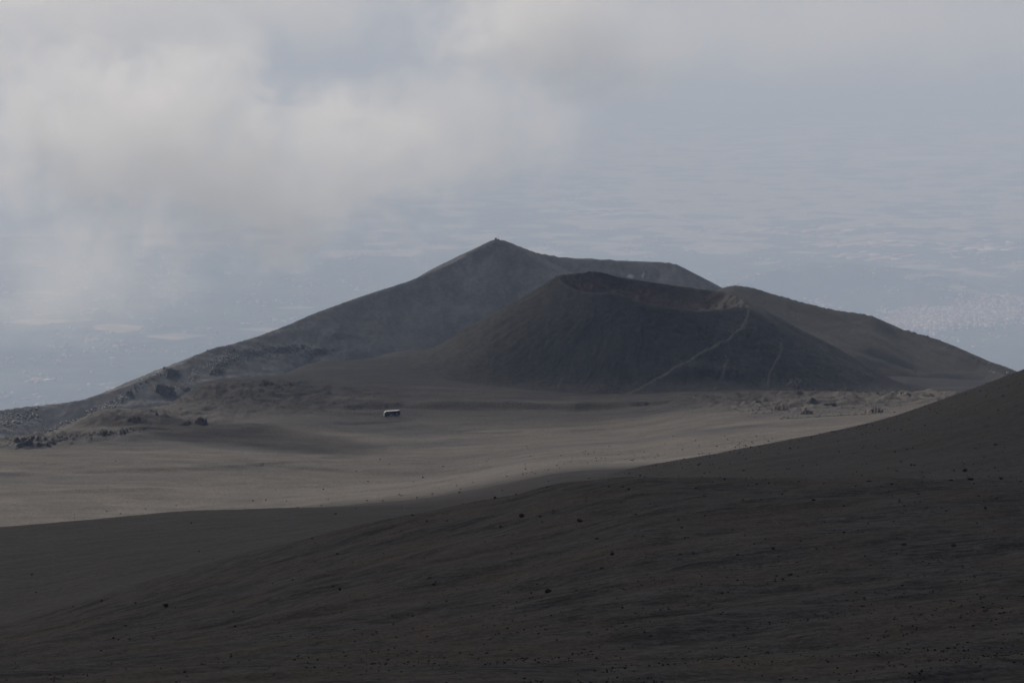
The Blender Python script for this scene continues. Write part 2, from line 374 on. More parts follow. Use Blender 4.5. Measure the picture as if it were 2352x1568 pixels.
# a long ridge running into the distance: heights from its skyline, slopes on both sides
def ridge_sheet(name, line, ths, span, near_tan, nrows, mat, label, rough, attrs=None, soft=1.6, back=0.5):
    lt, lr, lz, ls = [], [], [], []
    for (x, y, r), tn in zip(line, near_tan):
        th, td = ray(x, y); lt.append(float(th)); lr.append(r); lz.append(CAM_Z - r * float(td)); ls.append(tn)
    o_ = np.argsort(lt); lt = np.array(lt)[o_]; lr = np.array(lr)[o_]; lz = np.array(lz)[o_]; ls = np.array(ls)[o_]
    q = np.linspace(lt[0], lt[-1], 220)
    qr = hermite(lt, lr, q); qz = np.interp(q, lt, lz); qs = np.interp(q, lt, ls)
    qx, qy = qr * np.sin(q), qr * np.cos(q)
    rows = np.linspace(qr.min() - span, qr.max() + span * back, nrows)
    T, R = np.meshgrid(ths, rows); X, Y = R * np.sin(T), R * np.cos(T)
    wx = X + 4 * fbm(X / 70, Y / 70, 2, 701); wy = Y + 4 * fbm(X / 70, Y / 70, 2, 705)
    RC = np.interp(ths, q, qr)[None, :]; d = R - RC
    kk = smooth(3, 60, np.abs(d)); wx = X + (wx - X) * kk; wy = Y + (wy - Y) * kk
    mx = np.full(X.shape, -1e9); acc = np.zeros(X.shape)
    E = [np.empty(0)]
    for i in range(len(q) - 1):
        ex, ey = qx[i + 1] - qx[i], qy[i + 1] - qy[i]
        t_ = np.clip(((wx - qx[i]) * ex + (wy - qy[i]) * ey) / (ex * ex + ey * ey), 0, 1)
        mx = np.maximum(mx, qz[i] + t_ * (qz[i + 1] - qz[i]) - qs[i] * np.hypot(wx - qx[i] - t_ * ex, wy - qy[i] - t_ * ey))
    Zr = mx + rough(X, Y, d)
    a_ = {k: f(X, Y, d, Zr) for k, f in (attrs or {}).items()}
    return sheet(name, ths, rows, Zr, mat, label, a_)

peak_line = [(-700, 1010, 1830), (-350, 985, 1880), (-120, 950, 1950), (0, 942, 1990), (58, 934, 2000), (150, 925, 2010), (170, 920, 2010), (250, 900, 2040), (310, 879, 2060), (345, 866, 2080),
             (385, 845, 2095), (410, 834, 2100), (500, 796, 2150), (520, 793, 2155), (590, 773, 2190), (660, 747, 2215), (720, 720, 2240), (840, 677, 2300),
             (940, 645, 2340), (1010, 616, 2370), (1072, 586, 2395), (1083, 576, 2400), (1112, 561, 2415), (1126, 552, 2425), (1140, 549, 2430),
             (1158, 551, 2435), (1190, 564, 2440), (1232, 580, 2450), (1290, 590, 2460), (1370, 594, 2465), (1440, 598, 2470), (1520, 601, 2470),
             (1548, 604, 2465), (1575, 617, 2460), (1650, 663, 2445), (1750, 730, 2430), (1900, 800, 2420), (2200, 900, 2400), (2800, 1000, 2380)]
def peak_rough(X, Y, d):
    near = smooth(6, 60, np.abs(d))
    u_ = (X + Y) * 0.7071; v_ = (Y - X) * 0.7071
    left = smooth(-80, -180, X)
    return (0.16 * fbm(X / 7, Y / 7, 4, 71) * smooth(1.0, 8, np.abs(d)) + near * 1.3 * fbm(X / 90, Y / 60, 3, 73)
            + 0.10 * fbm(X / 5, Y / 5, 2, 78) + left * (0.5 * np.maximum(0, ridged(X / 16, Y / 16, 3, 75) - 0.9) + near * 1.5 * fbm(u_ / 50, v_ / 13, 3, 77)))
ridge_sheet('far_peak', peak_line, TH, 300, [0.40 + 0.12 * float(smooth(300, 1000, x)) for x, y, r in peak_line], 330, M['peak'],
            'grey ash mountain with a pointed summit behind the crater hill', peak_rough,
            {'pale': lambda X, Y, d, Z: 1.0 * smooth(0.0, 0.6, fbm((X + 0.6 * Y) / 60, (Y - 0.6 * X) / 10, 4, 79) ) * smooth(-110, -230, X)})

hump_line = [(1350, 820, 2100), (1450, 760, 2080), (1560, 705, 2060), (1610, 680, 2050), (1650, 664, 2040), (1672, 657, 2035), (1692, 655, 2030), (1725, 659, 2025), (1760, 670, 2020), (1830, 690, 2010),
             (1900, 708, 2000), (1960, 717, 1995), (2000, 724, 1990), (2020, 735, 1988), (2060, 752, 1982), (2110, 766, 1975), (2150, 777, 1968), (2200, 800, 1955), (2250, 828, 1940),
             (2285, 849, 1925), (2315, 866, 1905), (2370, 900, 1880), (2500, 980, 1840), (2900, 1150, 1800)]
TH2 = TH[(TH > math.radians(0.8))]
def hump_rough(X, Y, d):
    edge = smooth(12, 1, np.abs(d)) * smooth(160, 215, X)
    return 0.18 * fbm(X / 6, Y / 6, 3, 81) + smooth(5, 50, np.abs(d)) * (1.4 * fbm(X / 60, Y / 90, 3, 83) + 2.2 * fbm((X * 0.814 - Y * 0.581) / 90, (X * 0.581 + Y * 0.814) / 13, 3, 84)) + edge * 0.9 * np.maximum(-0.2, ridged(X / 5, Y / 5, 3, 85) - 1.0)
ridge_sheet('right_shoulder', hump_line, TH2, 250, [0.44] * len(hump_line), 300, M['flank'],
            'streaked ash shoulder falling away to the right of the crater hill', hump_rough,
            {'pale': lambda X, Y, d, Z: 0.35 * smooth(120, 250, X) * smooth(0.0, 0.6, fbm(X / 60, Y / 9, 3, 87))})

# ------------------------------------------------------------------ the crater hill
def z3(zx, zy): return (2000 + zx / 1.96) / 4096 * 2352, (900 + zy / 1.96) / 4096 * 2352
back = [(478, 392, 1702), (540, 380, 1716), (620, 372, 1728), (730, 358, 1738), (830, 372, 1742), (930, 400, 1744), (1060, 424, 1744), (1250, 450, 1742), (1420, 476, 1738), (1600, 500, 1730), (1730, 516, 1722), (1830, 545, 1712), (1910, 588, 1700), (1950, 640, 1688)]
front = [(1905, 634, 1672), (1830, 637, 1668), (1700, 656, 1662), (1560, 668, 1656), (1480, 661, 1652), (1350, 645, 1648), (1200, 625, 1648), (1100, 597, 1650), (1020, 562, 1654), (950, 533, 1658), (880, 520, 1660), (800, 522, 1662), (680, 519, 1668), (600, 500, 1674), (545, 470, 1682), (490, 435, 1692)]
rim = []
for zx, zy, r in back + front:
    x, y = z3(zx, zy); rim.append(at(x, y, r))
P = np.array([(p.x, p.y, p.z) for p in rim]); n_ = len(P)
Q = []                                            # refine the rim
for i in range(n_):
    for k in range(4):
        t = k / 4; p0, p1, p2, p3 = P[i - 1], P[i], P[(i + 1) % n_], P[(i + 2) % n_]
        Q.append(0.5 * ((2 * p1) + (-p0 + p2) * t + (2 * p0 - 5 * p1 + 4 * p2 - p3) * t * t + (-p0 + 3 * p1 - 3 * p2 + p3) * t ** 3))
Q = np.array(Q)
THC = np.radians(np.linspace(-4.2, 9.2, 560)); rsC = np.linspace(1490, 1960, 400)
T, R = np.meshgrid(THC, rsC); X, Y = R * np.sin(T), R * np.cos(T)
best = np.full(X.shape, 1e9); wsum = np.zeros(X.shape); zsum = np.zeros(X.shape); inside = np.zeros(X.shape, bool)
for i in range(len(Q)):
    a_, b_ = Q[i], Q[(i + 1) % len(Q)]; e = b_ - a_
    t = np.clip(((X - a_[0]) * e[0] + (Y - a_[1]) * e[1]) / (e[0] ** 2 + e[1] ** 2 + 1e-9), 0, 1)
    d = np.hypot(X - a_[0] - t * e[0], Y - a_[1] - t * e[1]); best = np.minimum(best, d)
    wgt = 1.0 / (d + 2.0) ** 4; wsum += wgt; zsum += wgt * (a_[2] + t * e[2])
    if a_[1] != b_[1]:
        c = ((a_[1] > Y) != (b_[1] > Y)) & (X < (b_[0] - a_[0]) * (Y - a_[1]) / (b_[1] - a_[1]) + a_[0])
        inside ^= c
zr = zsum / wsum
base = bil(Z_PLAIN, T, R)
dist = best
outer = zr - 0.60 * (np.sqrt(dist ** 2 + 3 ** 2) - 3) + 0.0006 * np.clip(dist, 0, 140) ** 2 * 0.5
D = 20.0
bowl = zr - D * (1 - np.exp(-0.95 * dist / D))
# second, shallower bowl at the right end with a rocky wall
pb = at(1630, 692, 1690); rb = np.exp(-(((X - pb.x) / 34) ** 2 + ((Y - pb.y) / 26) ** 2))
bowl = bowl + rb * (2.5 * ridged(X / 12, Y / 12, 4, 91) - 2.0)
pr = at(1370, 650, 1715); rl = np.exp(-(((X - pr.x) / 42) ** 2 + ((Y - pr.y) / 30) ** 2))
bowl = bowl + rl * 2.2 * (ridged(X / 16, Y / 16, 4, 93) - 1.1) * smooth(1, 8, dist)
hill = np.where(inside, bowl, outer)
pc = at(1590, 735, 1640); clump = np.exp(-(((X - pc.x) / 50) ** 2 + ((Y - pc.y) / 18) ** 2))
ang = np.arctan2(Y - Q[:, 1].mean(), X - Q[:, 0].mean())
gul = fbm(ang * 9, dist / 60, 3, 95)
hill = hill + np.where(inside, 0, smooth(3, 25, dist) * (0.6 * gul + 0.30 * smooth(20, 60, dist) * fbm(ang * 55 + fbm(X / 20, Y / 20, 2, 94), dist / 30, 2, 96) + 1.4 * fbm(X / 60, Y / 60, 3, 97) + clump * 1.2 * (ridged(X / 8, Y / 6, 3, 99) - 1.0)))
hill = hill + 0.22 * fbm(X / 5, Y / 5, 3, 101)
# benches and ridges on the right-hand front of the hill
def seg_d(pts):
    d = np.full(X.shape, 1e9)
    for p, q in zip(pts[:-1], pts[1:]):
        ex, ey = q.x - p.x, q.y - p.y
        t = np.clip(((X - p.x) * ex + (Y - p.y) * ey) / (ex * ex + ey * ey), 0, 1)
        d = np.minimum(d, np.hypot(X - p.x - t * ex, Y - p.y - t * ey))
    return d
bench = [at(1722, 757, 1642), at(1790, 784, 1630), at(1860, 822, 1612), at(1960, 878, 1590), at(2040, 905, 1575)]
hill = hill + 3.8 * np.exp(-(seg_d(bench) / 8) ** 2)
bench2 = [at(1560, 850, 1592), at(1620, 838, 1597), at(1700, 845, 1600)]
hill = hill + 1.6 * np.exp(-(seg_d(bench2) / 6) ** 2) * (1 + 0.6 * ridged(X / 6, Y / 6, 2, 103))
K = 3.0
e = (hill - base) / K
Zh = base + K * np.where(e > 30, e, np.log1p(np.exp(np.clip(e, -40, 30)))) - 0.45
red = np.clip(rl * 1.3, 0, 1) * inside * 0.8 + 0.5 * rb * inside
pp = at(1690, 685, 1695); pale = inside * 0.0 + 0.9 * np.exp(-(((X - pp.x) / 16) ** 2 + ((Y - pp.y) / 20) ** 2))
plf = at(1010, 800, 1700); pale = pale + 0.35 * np.exp(-(((X - plf.x) / 60) ** 2 + ((Y - plf.y) / 90) ** 2))  # paler patch painted where sun breaks through onto the left flank
sheet('crater_hill', THC, rsC, Zh, M['cone'], 'dark cinder hill with an open crater and a footpath up its side', {'red': red, 'pale': pale, 'skirt': 0.8 * smooth(9, 0.3, hill - base) * smooth(-0.2, 0.5, fbm(X / 30, Y / 12, 3, 105) + 0.35) + 0.55 * np.exp(-(dist / 2.2) ** 2) * (~inside) + 0.5 * smooth(70, 150, X) * (~inside)})  # ashy foot; lit rim edge and dimly sunlit right flank painted lighter

# ------------------------------------------------------------------ footpaths worn into the hill (draped strips)
def trail(name, pts, width, label, lift=0.22, mat='track', n=160):
    hs = [hit(x, y, 1450, 2200) for x, y in pts]; hs = [h for h in hs if h]
    P2 = np.array([(h.x, h.y) for h in hs]); s = np.r_[0, np.cumsum(np.hypot(*np.diff(P2, axis=0).T))]
    q = np.linspace(0, s[-1], n); L = hermite(s + np.arange(len(s)) * 1e-6, P2, q)
    tn = np.gradient(L, axis=0); tn /= np.linalg.norm(tn, axis=1)[:, None] + 1e-9; nm = np.stack([-tn[:, 1], tn[:, 0]], 1)
    wv = width * (1 + 0.35 * perlin(q / 9, q * 0 + 3.3, 7))
    V = []
    for k in (-0.5, -0.25, 0, 0.25, 0.5):
        XY = L + nm * (wv * k)[:, None]
        V.append(np.c_[XY, ground_z(XY[:, 0], XY[:, 1]) + lift * (1 if abs(k) < 0.5 else -0.5)])
    V = np.stack(V, 1).reshape(-1, 3)
    i = (np.arange(n - 1)[:, None] * 5 + np.arange(4)[None, :]).ravel()
    me = mesh_from(name, V, np.stack([i, i + 1, i + 6, i + 5], 1)); me.materials.append(M[mat])
    return tag(link(bpy.data.objects.new(name, me)), label, kind='structure')
def zz(pts): return [z3(a, b) for a, b in pts]
trail('footpath', zz([(960, 1338), (1060, 1298), (1190, 1230), (1330, 1150), (1470, 1075), (1600, 1000), (1720, 925), (1830, 870), (1890, 815), (1925, 760), (1948, 700), (1950, 665), (1930, 645)]), 2.3, 'pale footpath climbing the side of the crater hill')
trail('footpath', zz([(1925, 640), (1870, 637), (1780, 644), (1690, 655), (1600, 666), (1560, 668)]), 2.6, 'pale footpath along the low front rim of the crater', lift=0.35)
trail('footpath', zz([(2205, 925), (2212, 960), (2195, 1020), (2160, 1090), (2125, 1155), (2108, 1210), (2108, 1275)]), 2.2, 'grey scree track dropping from the bench right of the footpath', mat='scree')
trail('footpath', zz([(1795, 1055), (1765, 1100), (1750, 1170), (1720, 1230), (1670, 1300)]), 1.8, 'faint scree track under the bend of the footpath', lift=0.12, mat='scree')

# ------------------------------------------------------------------ the lowland, the sea and a lake, far below
def lowland_z(r):
    return hermite([2000, 4000, 7000, 10000, 14000, 18000, 24000, 30000, 40000, 140000], np.array([2250., 1800., 1150., 760., 470., 290., 110., 30., 5., 2.]), r)
m, t, out = new_mat('lowland'); b = NB(t)
pos = b.n('ShaderNodeNewGeometry').outputs['Position']
wob = b.n('ShaderNodeVectorMath', {0: pos, 1: b.n('ShaderNodeVectorMath', {0: b.n('ShaderNodeTexNoise', {'Vector': pos, 'Scale': 0.0012, 'Detail': 2.0}).outputs['Color'], 1: (160, 160, 0)}, operation='MULTIPLY').outputs[0]}, operation='ADD').outputs[0]
rt = b.mapping(wob, rot=(0, 0, 0.5), scale=(1, 1, 0))
vo = b.n('ShaderNodeTexVoronoi', {'Vector': rt, 'Scale': 0.0026, 'Randomness': 0.7}, distance='CHEBYCHEV')
vo2 = b.n('ShaderNodeTexVoronoi', {'Vector': rt, 'Scale': 0.006, 'Randomness': 0.9}, distance='CHEBYCHEV')
c1 = b.n('ShaderNodeSeparateColor', {0: vo.outputs['Color']}).outputs[0]
c2 = b.n('ShaderNodeSeparateColor', {0: vo2.outputs['Color']}).outputs[1]
big = b.noise(b.mapping(pos, scale=(0.55, 1, 0)), 0.00022, 4, 0.6)
py = b.n('ShaderNodeSeparateXYZ', {0: pos}).outputs
belt = b.math('MULTIPLY', b.ramp(py[1], 27000, 33000), b.math('SUBTRACT', 1.0, b.ramp(py[1], 45000, 60000)))
belt = b.math('MULTIPLY', belt, b.ramp(py[0], -3500, 2500))
farm = b.math('ADD', b.math('MULTIPLY', big, 0.9), b.math('MULTIPLY', belt, 0.35))
farm = b.math('SUBTRACT', farm, b.math('MULTIPLY', b.math('SUBTRACT', 1.0, b.ramp(py[1], 15000, 26000)), 0.16))
fields = b.math('GREATER_THAN', b.math('ADD', c1, b.math('MULTIPLY', farm, 1.6)), 1.62)
small = b.math('GREATER_THAN', b.math('ADD', c2, b.math('MULTIPLY', big, 0.9)), 1.22)
green = b.mix(b.ramp(b.noise(pos, 0.0011, 5, 0.65), 0.35, 0.7), (0.030, 0.045, 0.038), (0.085, 0.095, 0.075))
straw = b.mix(c2, (0.24, 0.20, 0.155), (0.46, 0.39, 0.30))
col = b.mix(b.math('MULTIPLY', small, 0.55), green, (0.15, 0.13, 0.11))
col = b.mix(b.math('MULTIPLY', fields, 0.85), col, straw)
bs = b.n('ShaderNodeBsdfPrincipled', {'Base Color': col, 'Roughness': 0.95, 'Specular IOR Level': 0.1}); t.links.new(bs.outputs[0], out.inputs[0])
M['lowland'] = m
rsL = np.concatenate([np.linspace(2000, 12000, 60), np.linspace(12200, 40000, 160), np.linspace(41000, 140000, 60)])
thL = np.radians(np.linspace(-16, 16, 260))
T, R = np.meshgrid(thL, rsL); X, Y = R * np.sin(T), R * np.cos(T)
ZL = lowland_z(rsL)[:, None] + 18 * fbm(X / 1600, Y / 1600, 4, 201) * smooth(6000, 14000, R) * smooth(42000, 26000, R)
for x, y, r, hgt, sx in ((1930, 615, 24500, 190, 900), (1720, 640, 24000, 90, 700), (2150, 632, 23800, 110, 700), (1180, 690, 21000, 60, 600)):
    p = at(x, y, r); ZL = ZL + hgt * np.exp(-(((X - p.x) / sx) ** 2 + ((Y - p.y) / (sx * 1.3)) ** 2)) * (1 + 0.4 * fbm(X / 400, Y / 400, 3, 207))
sheet('lowland', thL, rsL, ZL, M['lowland'], 'hazy lowland of fields and towns below the mountain')
Z_LOW = TERR.pop()

def flat_patch(name, poly, z, mat, label, n=1):
    me = bpy.data.meshes.new(name); me.from_pydata([(p[0], p[1], z) for p in poly], [], [list(range(len(poly)))]); me.update()
    me.materials.append(mat); return tag(link(bpy.data.objects.new(name, me)), label, kind='structure')
m, t, out = new_mat('sea_water'); b = NB(t)
pos = b.n('ShaderNodeNewGeometry').outputs['Position']
bp = b.n('ShaderNodeBump', {'Strength': 0.3, 'Distance': 2.0, 'Height': b.noise(pos, 0.02, 4)})
bs = b.n('ShaderNodeBsdfPrincipled', {'Base Color': (0.05, 0.075, 0.09, 1), 'Roughness': 0.35, 'Normal': bp.outputs[0]}); t.links.new(bs.outputs[0], out.inputs[0])
M['sea'] = m
def low_at(x, y, z=8.0):
    th, td = ray(x, y); r = (CAM_Z - z) / td; return (r * math.sin(th), r * math.cos(th))
shore = [low_at(*p, z=45) for p in ((-200, 545), (120, 540), (330, 536), (450, 531), (545, 522), (610, 500), (690, 462), (735, 436), (800, 405), (850, 378), (900, 352), (960, 320), (1020, 270))]
seap = shore + [(9000, 139000), (-40000, 139000), (-40000, shore[0][1])]
flat_patch('sea', seap, 46.0, M['sea'], 'pale hazy sea beyond the curving shore')
sand = plain_material('sand', (0.42, 0.37, 0.27), 0.9, 0.2, 0.01)
sv = []
for i, (x, y) in enumerate(shore):
    a_ = shore[max(i - 1, 0)]; b_ = shore[min(i + 1, len(shore) - 1)]; tx, ty = b_[0] - a_[0], b_[1] - a_[1]; l = math.hypot(tx, ty)
    sv += [(x, y, 47.5), (x + ty / l * 170, y - tx / l * 170, 47.5)]
me = bpy.data.meshes.new('beach'); me.from_pydata(sv, [], [(2 * i, 2 * i + 1, 2 * i + 3, 2 * i + 2) for i in range(len(shore) - 1)]); me.materials.append(sand)
tag(link(bpy.data.objects.new('beach', me)), 'thin sandy beach along the far shore', kind='structure')
lk = []
for k in range(40):
    a_ = k / 40 * 2 * math.pi; rr = 1 + 0.12 * math.sin(3 * a_ + 1)
    lk.append(low_at(2140 + 205 * rr * math.cos(a_), 364 - 6.0 * rr * math.sin(a_), 12))
flat_patch('lake', lk, 14.0, plain_material('lake_water', (0.42, 0.44, 0.45), 0.25, 0.05, 0.001), 'pale lake on the far plain at the right')

# ------------------------------------------------------------------ towns: thousands of houses seen as one mass
rng = np.random.default_rng(5)
m, t, out = new_mat('house_walls'); b = NB(t)
isl = b.n('ShaderNodeNewGeometry').outputs['Random Per Island']
nz = b.n('ShaderNodeSeparateXYZ', {0: b.n('ShaderNodeNewGeometry').outputs['Normal']}).outputs[2]
wall = b.mix(b.math('FRACT', b.math('MULTIPLY', isl, 7.3)), (0.34, 0.29, 0.26), (0.68, 0.62, 0.56))
roof = b.mix(b.math('GREATER_THAN', b.math('FRACT', b.math('MULTIPLY', isl, 13.7)), 0.28), (0.58, 0.55, 0.51), (0.38, 0.24, 0.18))
bs = b.n('ShaderNodeBsdfPrincipled', {'Base Color': b.mix(b.math('GREATER_THAN', nz, 0.3), wall, roof), 'Roughness': 0.85}); t.links.new(bs.outputs[0], out.inputs[0])
M['house'] = m
def low_hit(x, y):
    th, td = ray(x, y); z = 60.0
    for _ in range(12):
        r = (CAM_Z - z) / td; z = float(bil(Z_LOW, np.array(float(th)), np.array(r)))
    return r * math.sin(th), r * math.cos(th), z
def houses(name, spots, label, smin, smax, hmin, hmax):
    V = []; F4 = []; F3 = []; n = 0
    for (x, y, z, big) in spots:
        w_, d_, h_ = rng.uniform(smin, smax) * big, rng.uniform(smin, smax) * big, rng.uniform(hmin, hmax); a_ = rng.uniform(-0.5, 0.9)
        ca, sa = math.cos(a_), math.sin(a_); ridge = min(w_, d_) * 0.22 if big < 1.7 else 0.6
        for zz_, s in ((-6, 1), (h_, 1)):
            for ux, uy in ((-1, -1), (1, -1), (1, 1), (-1, 1)):
                px, py_ = ux * w_ / 2, uy * d_ / 2; V.append((x + px * ca - py_ * sa, y + px * sa + py_ * ca, z + zz_))
        for ux in (-1, 1): V.append((x + ux * w_ / 2 * ca, y + ux * w_ / 2 * sa, z + h_ + ridge))
        F4 += [(n, n + 1, n + 5, n + 4), (n + 1, n + 2, n + 6, n + 5), (n + 2, n + 3, n + 7, n + 6), (n + 3, n, n + 4, n + 7), (n + 4, n + 5, n + 9, n + 8), (n + 6, n + 7, n + 8, n + 9)]
        F3 += [(n + 5, n + 6, n + 9), (n + 7, n + 4, n + 8)]; n += 10
    me = mesh_from(name, V, F4, F3, False); me.materials.append(M['house'])
    return tag(link(bpy.data.objects.new(name, me)), label, kind='stuff')
def cluster(cx, cy, sx, sy, n, big=(0.8, 1.3)):
    s = []
    for _ in range(n):
        x, y = rng.normal(cx, sx), rng.normal(cy, sy); q = low_hit(x, y); s.append(q + (rng.uniform(*big),))
    return s
sp = []
for c in ((2200, 712, 70, 14, 900), (2120, 738, 55, 10, 700), (2290, 725, 60, 14, 500), (2330, 695, 60, 10, 200)): sp += cluster(*c)
houses('town', sp, 'dense pale town of red roofs on the lowland at the right', 11, 26, 6, 15)
sp = []
for _ in range(9000):
    x = rng.uniform(-150, 2500); y = rng.uniform(560, 950) if x < 1200 else rng.uniform(420, 800)
    if perlin(x / 110, y / 22, 77) + 0.5 * perlin(x / 40, y / 9, 78) < 0.12: continue
    sp.append(low_hit(x, y) + ((rng.uniform(0.8, 1.3) if rng.random() < 0.93 else rng.uniform(1.5, 2.8)),))
houses('scattered_houses', sp, 'countless scattered houses and sheds speckling the hazy lowland', 10, 26, 5, 11)
sp = []
for c in ((1960, 560, 60, 5, 50), (2010, 590, 60, 4, 50), (1880, 530, 80, 8, 40), (2240, 568, 60, 8, 40), (700, 745, 8, 2, 3), (1350, 487, 60, 6, 30)): sp += cluster(*c, big=(2.5, 5.5))
houses('industrial_sheds', sp, 'long white industrial sheds in the hazy middle of the lowland', 14, 34, 6, 10)

# ------------------------------------------------------------------ haze
def box_mesh(name, x0, x1, y0, y1, z0, z1):
    v = [(x, y, z) for z in (z0, z1) for y in (y0, y1) for x in (x0, x1)]
    me = bpy.data.meshes.new(name); me.from_pydata(v, [], [(0, 2, 3, 1), (4, 5, 7, 6), (0, 1, 5, 4), (2, 6, 7, 3), (0, 4, 6, 2), (1, 3, 7, 5)]); me.update(); return me
me = box_mesh('haze', -48000, 48000, -6000, 142000, -1.0, CAM_Z + 25)
m, t, out = new_mat('haze_air'); b = NB(t)
pv = b.n('ShaderNodeVolumePrincipled', {'Color': (0.55, 0.69, 0.93, 1), 'Absorption Color': (0.46, 0.40, 0.10, 1), 'Density': 7.5e-5, 'Anisotropy': 0.05}); t.links.new(pv.outputs[0], out.inputs['Volume'])
me.materials.append(m); tag(link(bpy.data.objects.new('haze', me)), 'pale blue haze filling the air over the lowland', kind='stuff')

# ------------------------------------------------------------------ clouds
def ball(name, sub=4, lump=0.0, seed=0):
    import bmesh
    bm = bmesh.new(); bmesh.ops.create_icosphere(bm, subdivisions=sub, radius=1.0)
    for v_ in bm.verts:
        if lump:
            c = v_.co; k = fbm(np.array([c.x * 1.6 + seed]), np.array([c.y * 1.6 + c.z * 2.1]), 3, seed)[0]; v_.co *= 1 + lump * k
    me = bpy.data.meshes.new(name); bm.to_mesh(me); bm.free(); return me
def cloud_mat(name, dens, scale, thresh, seed, soft=0.35, g=0.5, col=(1, 1, 1, 1), detail=5):
    m, t, out = new_mat(name); b = NB(t)
    oc = b.n('ShaderNodeTexCoord').outputs['Object']
    l = b.n('ShaderNodeVectorMath', {0: oc}, operation='LENGTH').outputs['Value']
    pos = b.n('ShaderNodeNewGeometry').outputs['Position']
    nn = b.noise(b.mapping(pos, loc=(seed * 911.0, seed * 373.0, 0)), scale, detail, 0.64, 0.5)
    fall = b.math('SUBTRACT', 1.0, b.math('POWER', l, 2.0))
    n2 = b.noise(b.mapping(pos, loc=(seed * 53.0, 7.0, seed * 31.0), scale=(1, 0.6, 1.3)), scale * 3.2, 3, 0.6, 0.8)
    d = b.math('ADD', b.math('MULTIPLY', nn, 1.75), b.math('MULTIPLY', fall, 0.75))
    d = b.math('ADD', d, b.math('MULTIPLY', n2, 0.9)); d = b.math('SUBTRACT', d, 0.38)
    d = b.math('MULTIPLY', b.ramp(d, thresh, thresh + soft), b.ramp(fall, 0.0, 0.25))
    pv = b.n('ShaderNodeVolumePrincipled', {'Color': col, 'Density': b.math('MULTIPLY', d, dens), 'Anisotropy': g})
    t.links.new(pv.outputs[0], out.inputs['Volume'])
    return m
def cloud(x, y, r, hw, hh, depth, dens, thresh, seed, label, scale=0.0046, soft=0.5, rot=0.0):
    p = at(x, y, r); k = r / FD
    o = link(bpy.data.objects.new('cloud', ball('cloud', 3))); o.location = p; o.scale = (hw * k, depth, hh * k); o.rotation_euler = (0, rot, -math.atan2(p.x, p.y))
    mm = cloud_mat('cloud_vapour', dens, scale, thresh, seed, soft, col=(0.96, 0.96, 0.96, 1)); mm.cycles.volume_step_rate = 0.4
    o.data.materials.append(mm)
    return tag(o, label, kind='stuff')
cloud(400, 330, 7000, 900, 380, 560, 0.0050, 1.30, 1, 'big white cloud drifting over the lowland at the upper left', rot=0.22, soft=0.5)
cloud(1290, 60, 9000, 470, 260, 560, 0.0052, 1.32, 2, 'bright cloud at the top middle of the sky', soft=0.5)
cloud(1010, 300, 10500, 430, 180, 520, 0.0022, 1.12, 3, 'thin grey cloud between the bright cloud and the shore')
cloud(150, 640, 5600, 470, 200, 360, 0.0022, 1.20, 4, 'faint cloud wisp low on the left', soft=0.8)
cloud(250, 10, 9800, 950, 190, 560, 0.0020, 1.14, 5, 'grey cloud along the top left edge')
cloud(1950, 60, 11500, 750, 160, 640, 0.0011, 1.08, 6, 'thin veil of cloud at the top right')

# the cloud overhead whose shadow lies on the near slopes
def shade_cloud(fx, fy, gz, z, hx, hy, hz, dens, seed, label, rot=0.0):
    k = (z - gz) / SUN_DIR.z
    o = link(bpy.data.objects.new('cloud', ball('cloud', 4, 0.25, seed))); o.location = (fx + SUN_DIR.x * k, fy + SUN_DIR.y * k, z); o.scale = (hx, hy, hz); o.rotation_euler = (0, 0, rot)
    m, t, out = new_mat('cloud_overhead'); b = NB(t)
    pv = b.n('ShaderNodeVolumePrincipled', {'Color': (1, 1, 1, 1), 'Density': dens, 'Anisotropy': 0.5}); t.links.new(pv.outputs[0], out.inputs['Volume'])
    o.data.materials.append(m); return tag(o, label, kind='stuff')
shade_cloud(-40, 380, 2780, 3500, 900, 800, 170, 0.009, 11, 'cloud overhead shading the near slopes')
p = at(1190, 840, 1612)
shade_cloud(p.x, p.y, p.z, 3350, 190, 165, 80, 0.009, 14, 'small cloud overhead shading the crater hill', 0.3)
p = plain_pt(900, 1755)
shade_cloud(p.x, p.y, p.z, 3300, 95, 30, 26, 0.03, 15, 'ragged cloud scrap overhead shading the left of the plain', -0.5)
p = at(2050, 850, 1780)
shade_cloud(p.x, p.y, p.z, 3380, 120, 110, 45, 0.010, 16, 'cloud scrap overhead shading the right shoulder', 0.4)

# ------------------------------------------------------------------ small helpers for built things
import bmesh
def bm_obj(name, bm, mat, parent=None, smooth_shade=False):
    me = bpy.data.meshes.new(name); bm.normal_update(); bm.to_mesh(me); bm.free()
    if smooth_shade: me.polygons.foreach_set('use_smooth', np.ones(len(me.polygons), bool))
    me.materials.append(mat); o = link(bpy.data.objects.new(name, me)); o.parent = parent; return o
def add_box(bm, c, s, rot=None, bevel=0.0):
    r = bmesh.ops.create_cube(bm, size=1.0); vs = r['verts']
    mtx = Matrix.Translation(c) @ (rot.to_matrix().to_4x4() if rot else Matrix.Identity(4)) @ Matrix.Diagonal((s[0], s[1], s[2], 1))
    bmesh.ops.transform(bm, matrix=mtx, verts=vs)
    if bevel:
        ed = list({e for v_ in vs for e in v_.link_edges}); bmesh.ops.bevel(bm, geom=ed, offset=bevel, segments=2, affect='EDGES')
def add_cyl(bm, p, q, r0, r1=None, seg=10):
    p, q = Vector(p), Vector(q); r1 = r0 if r1 is None else r1
    res = bmesh.ops.create_cone(bm, cap_ends=True, segments=seg, radius1=r0, radius2=r1, depth=(q - p).length)
    mtx = Matrix.Translation((p + q) / 2) @ (q - p).to_track_quat('Z', 'Y').to_matrix().to_4x4()
    bmesh.ops.transform(bm, matrix=mtx, verts=res['verts'])
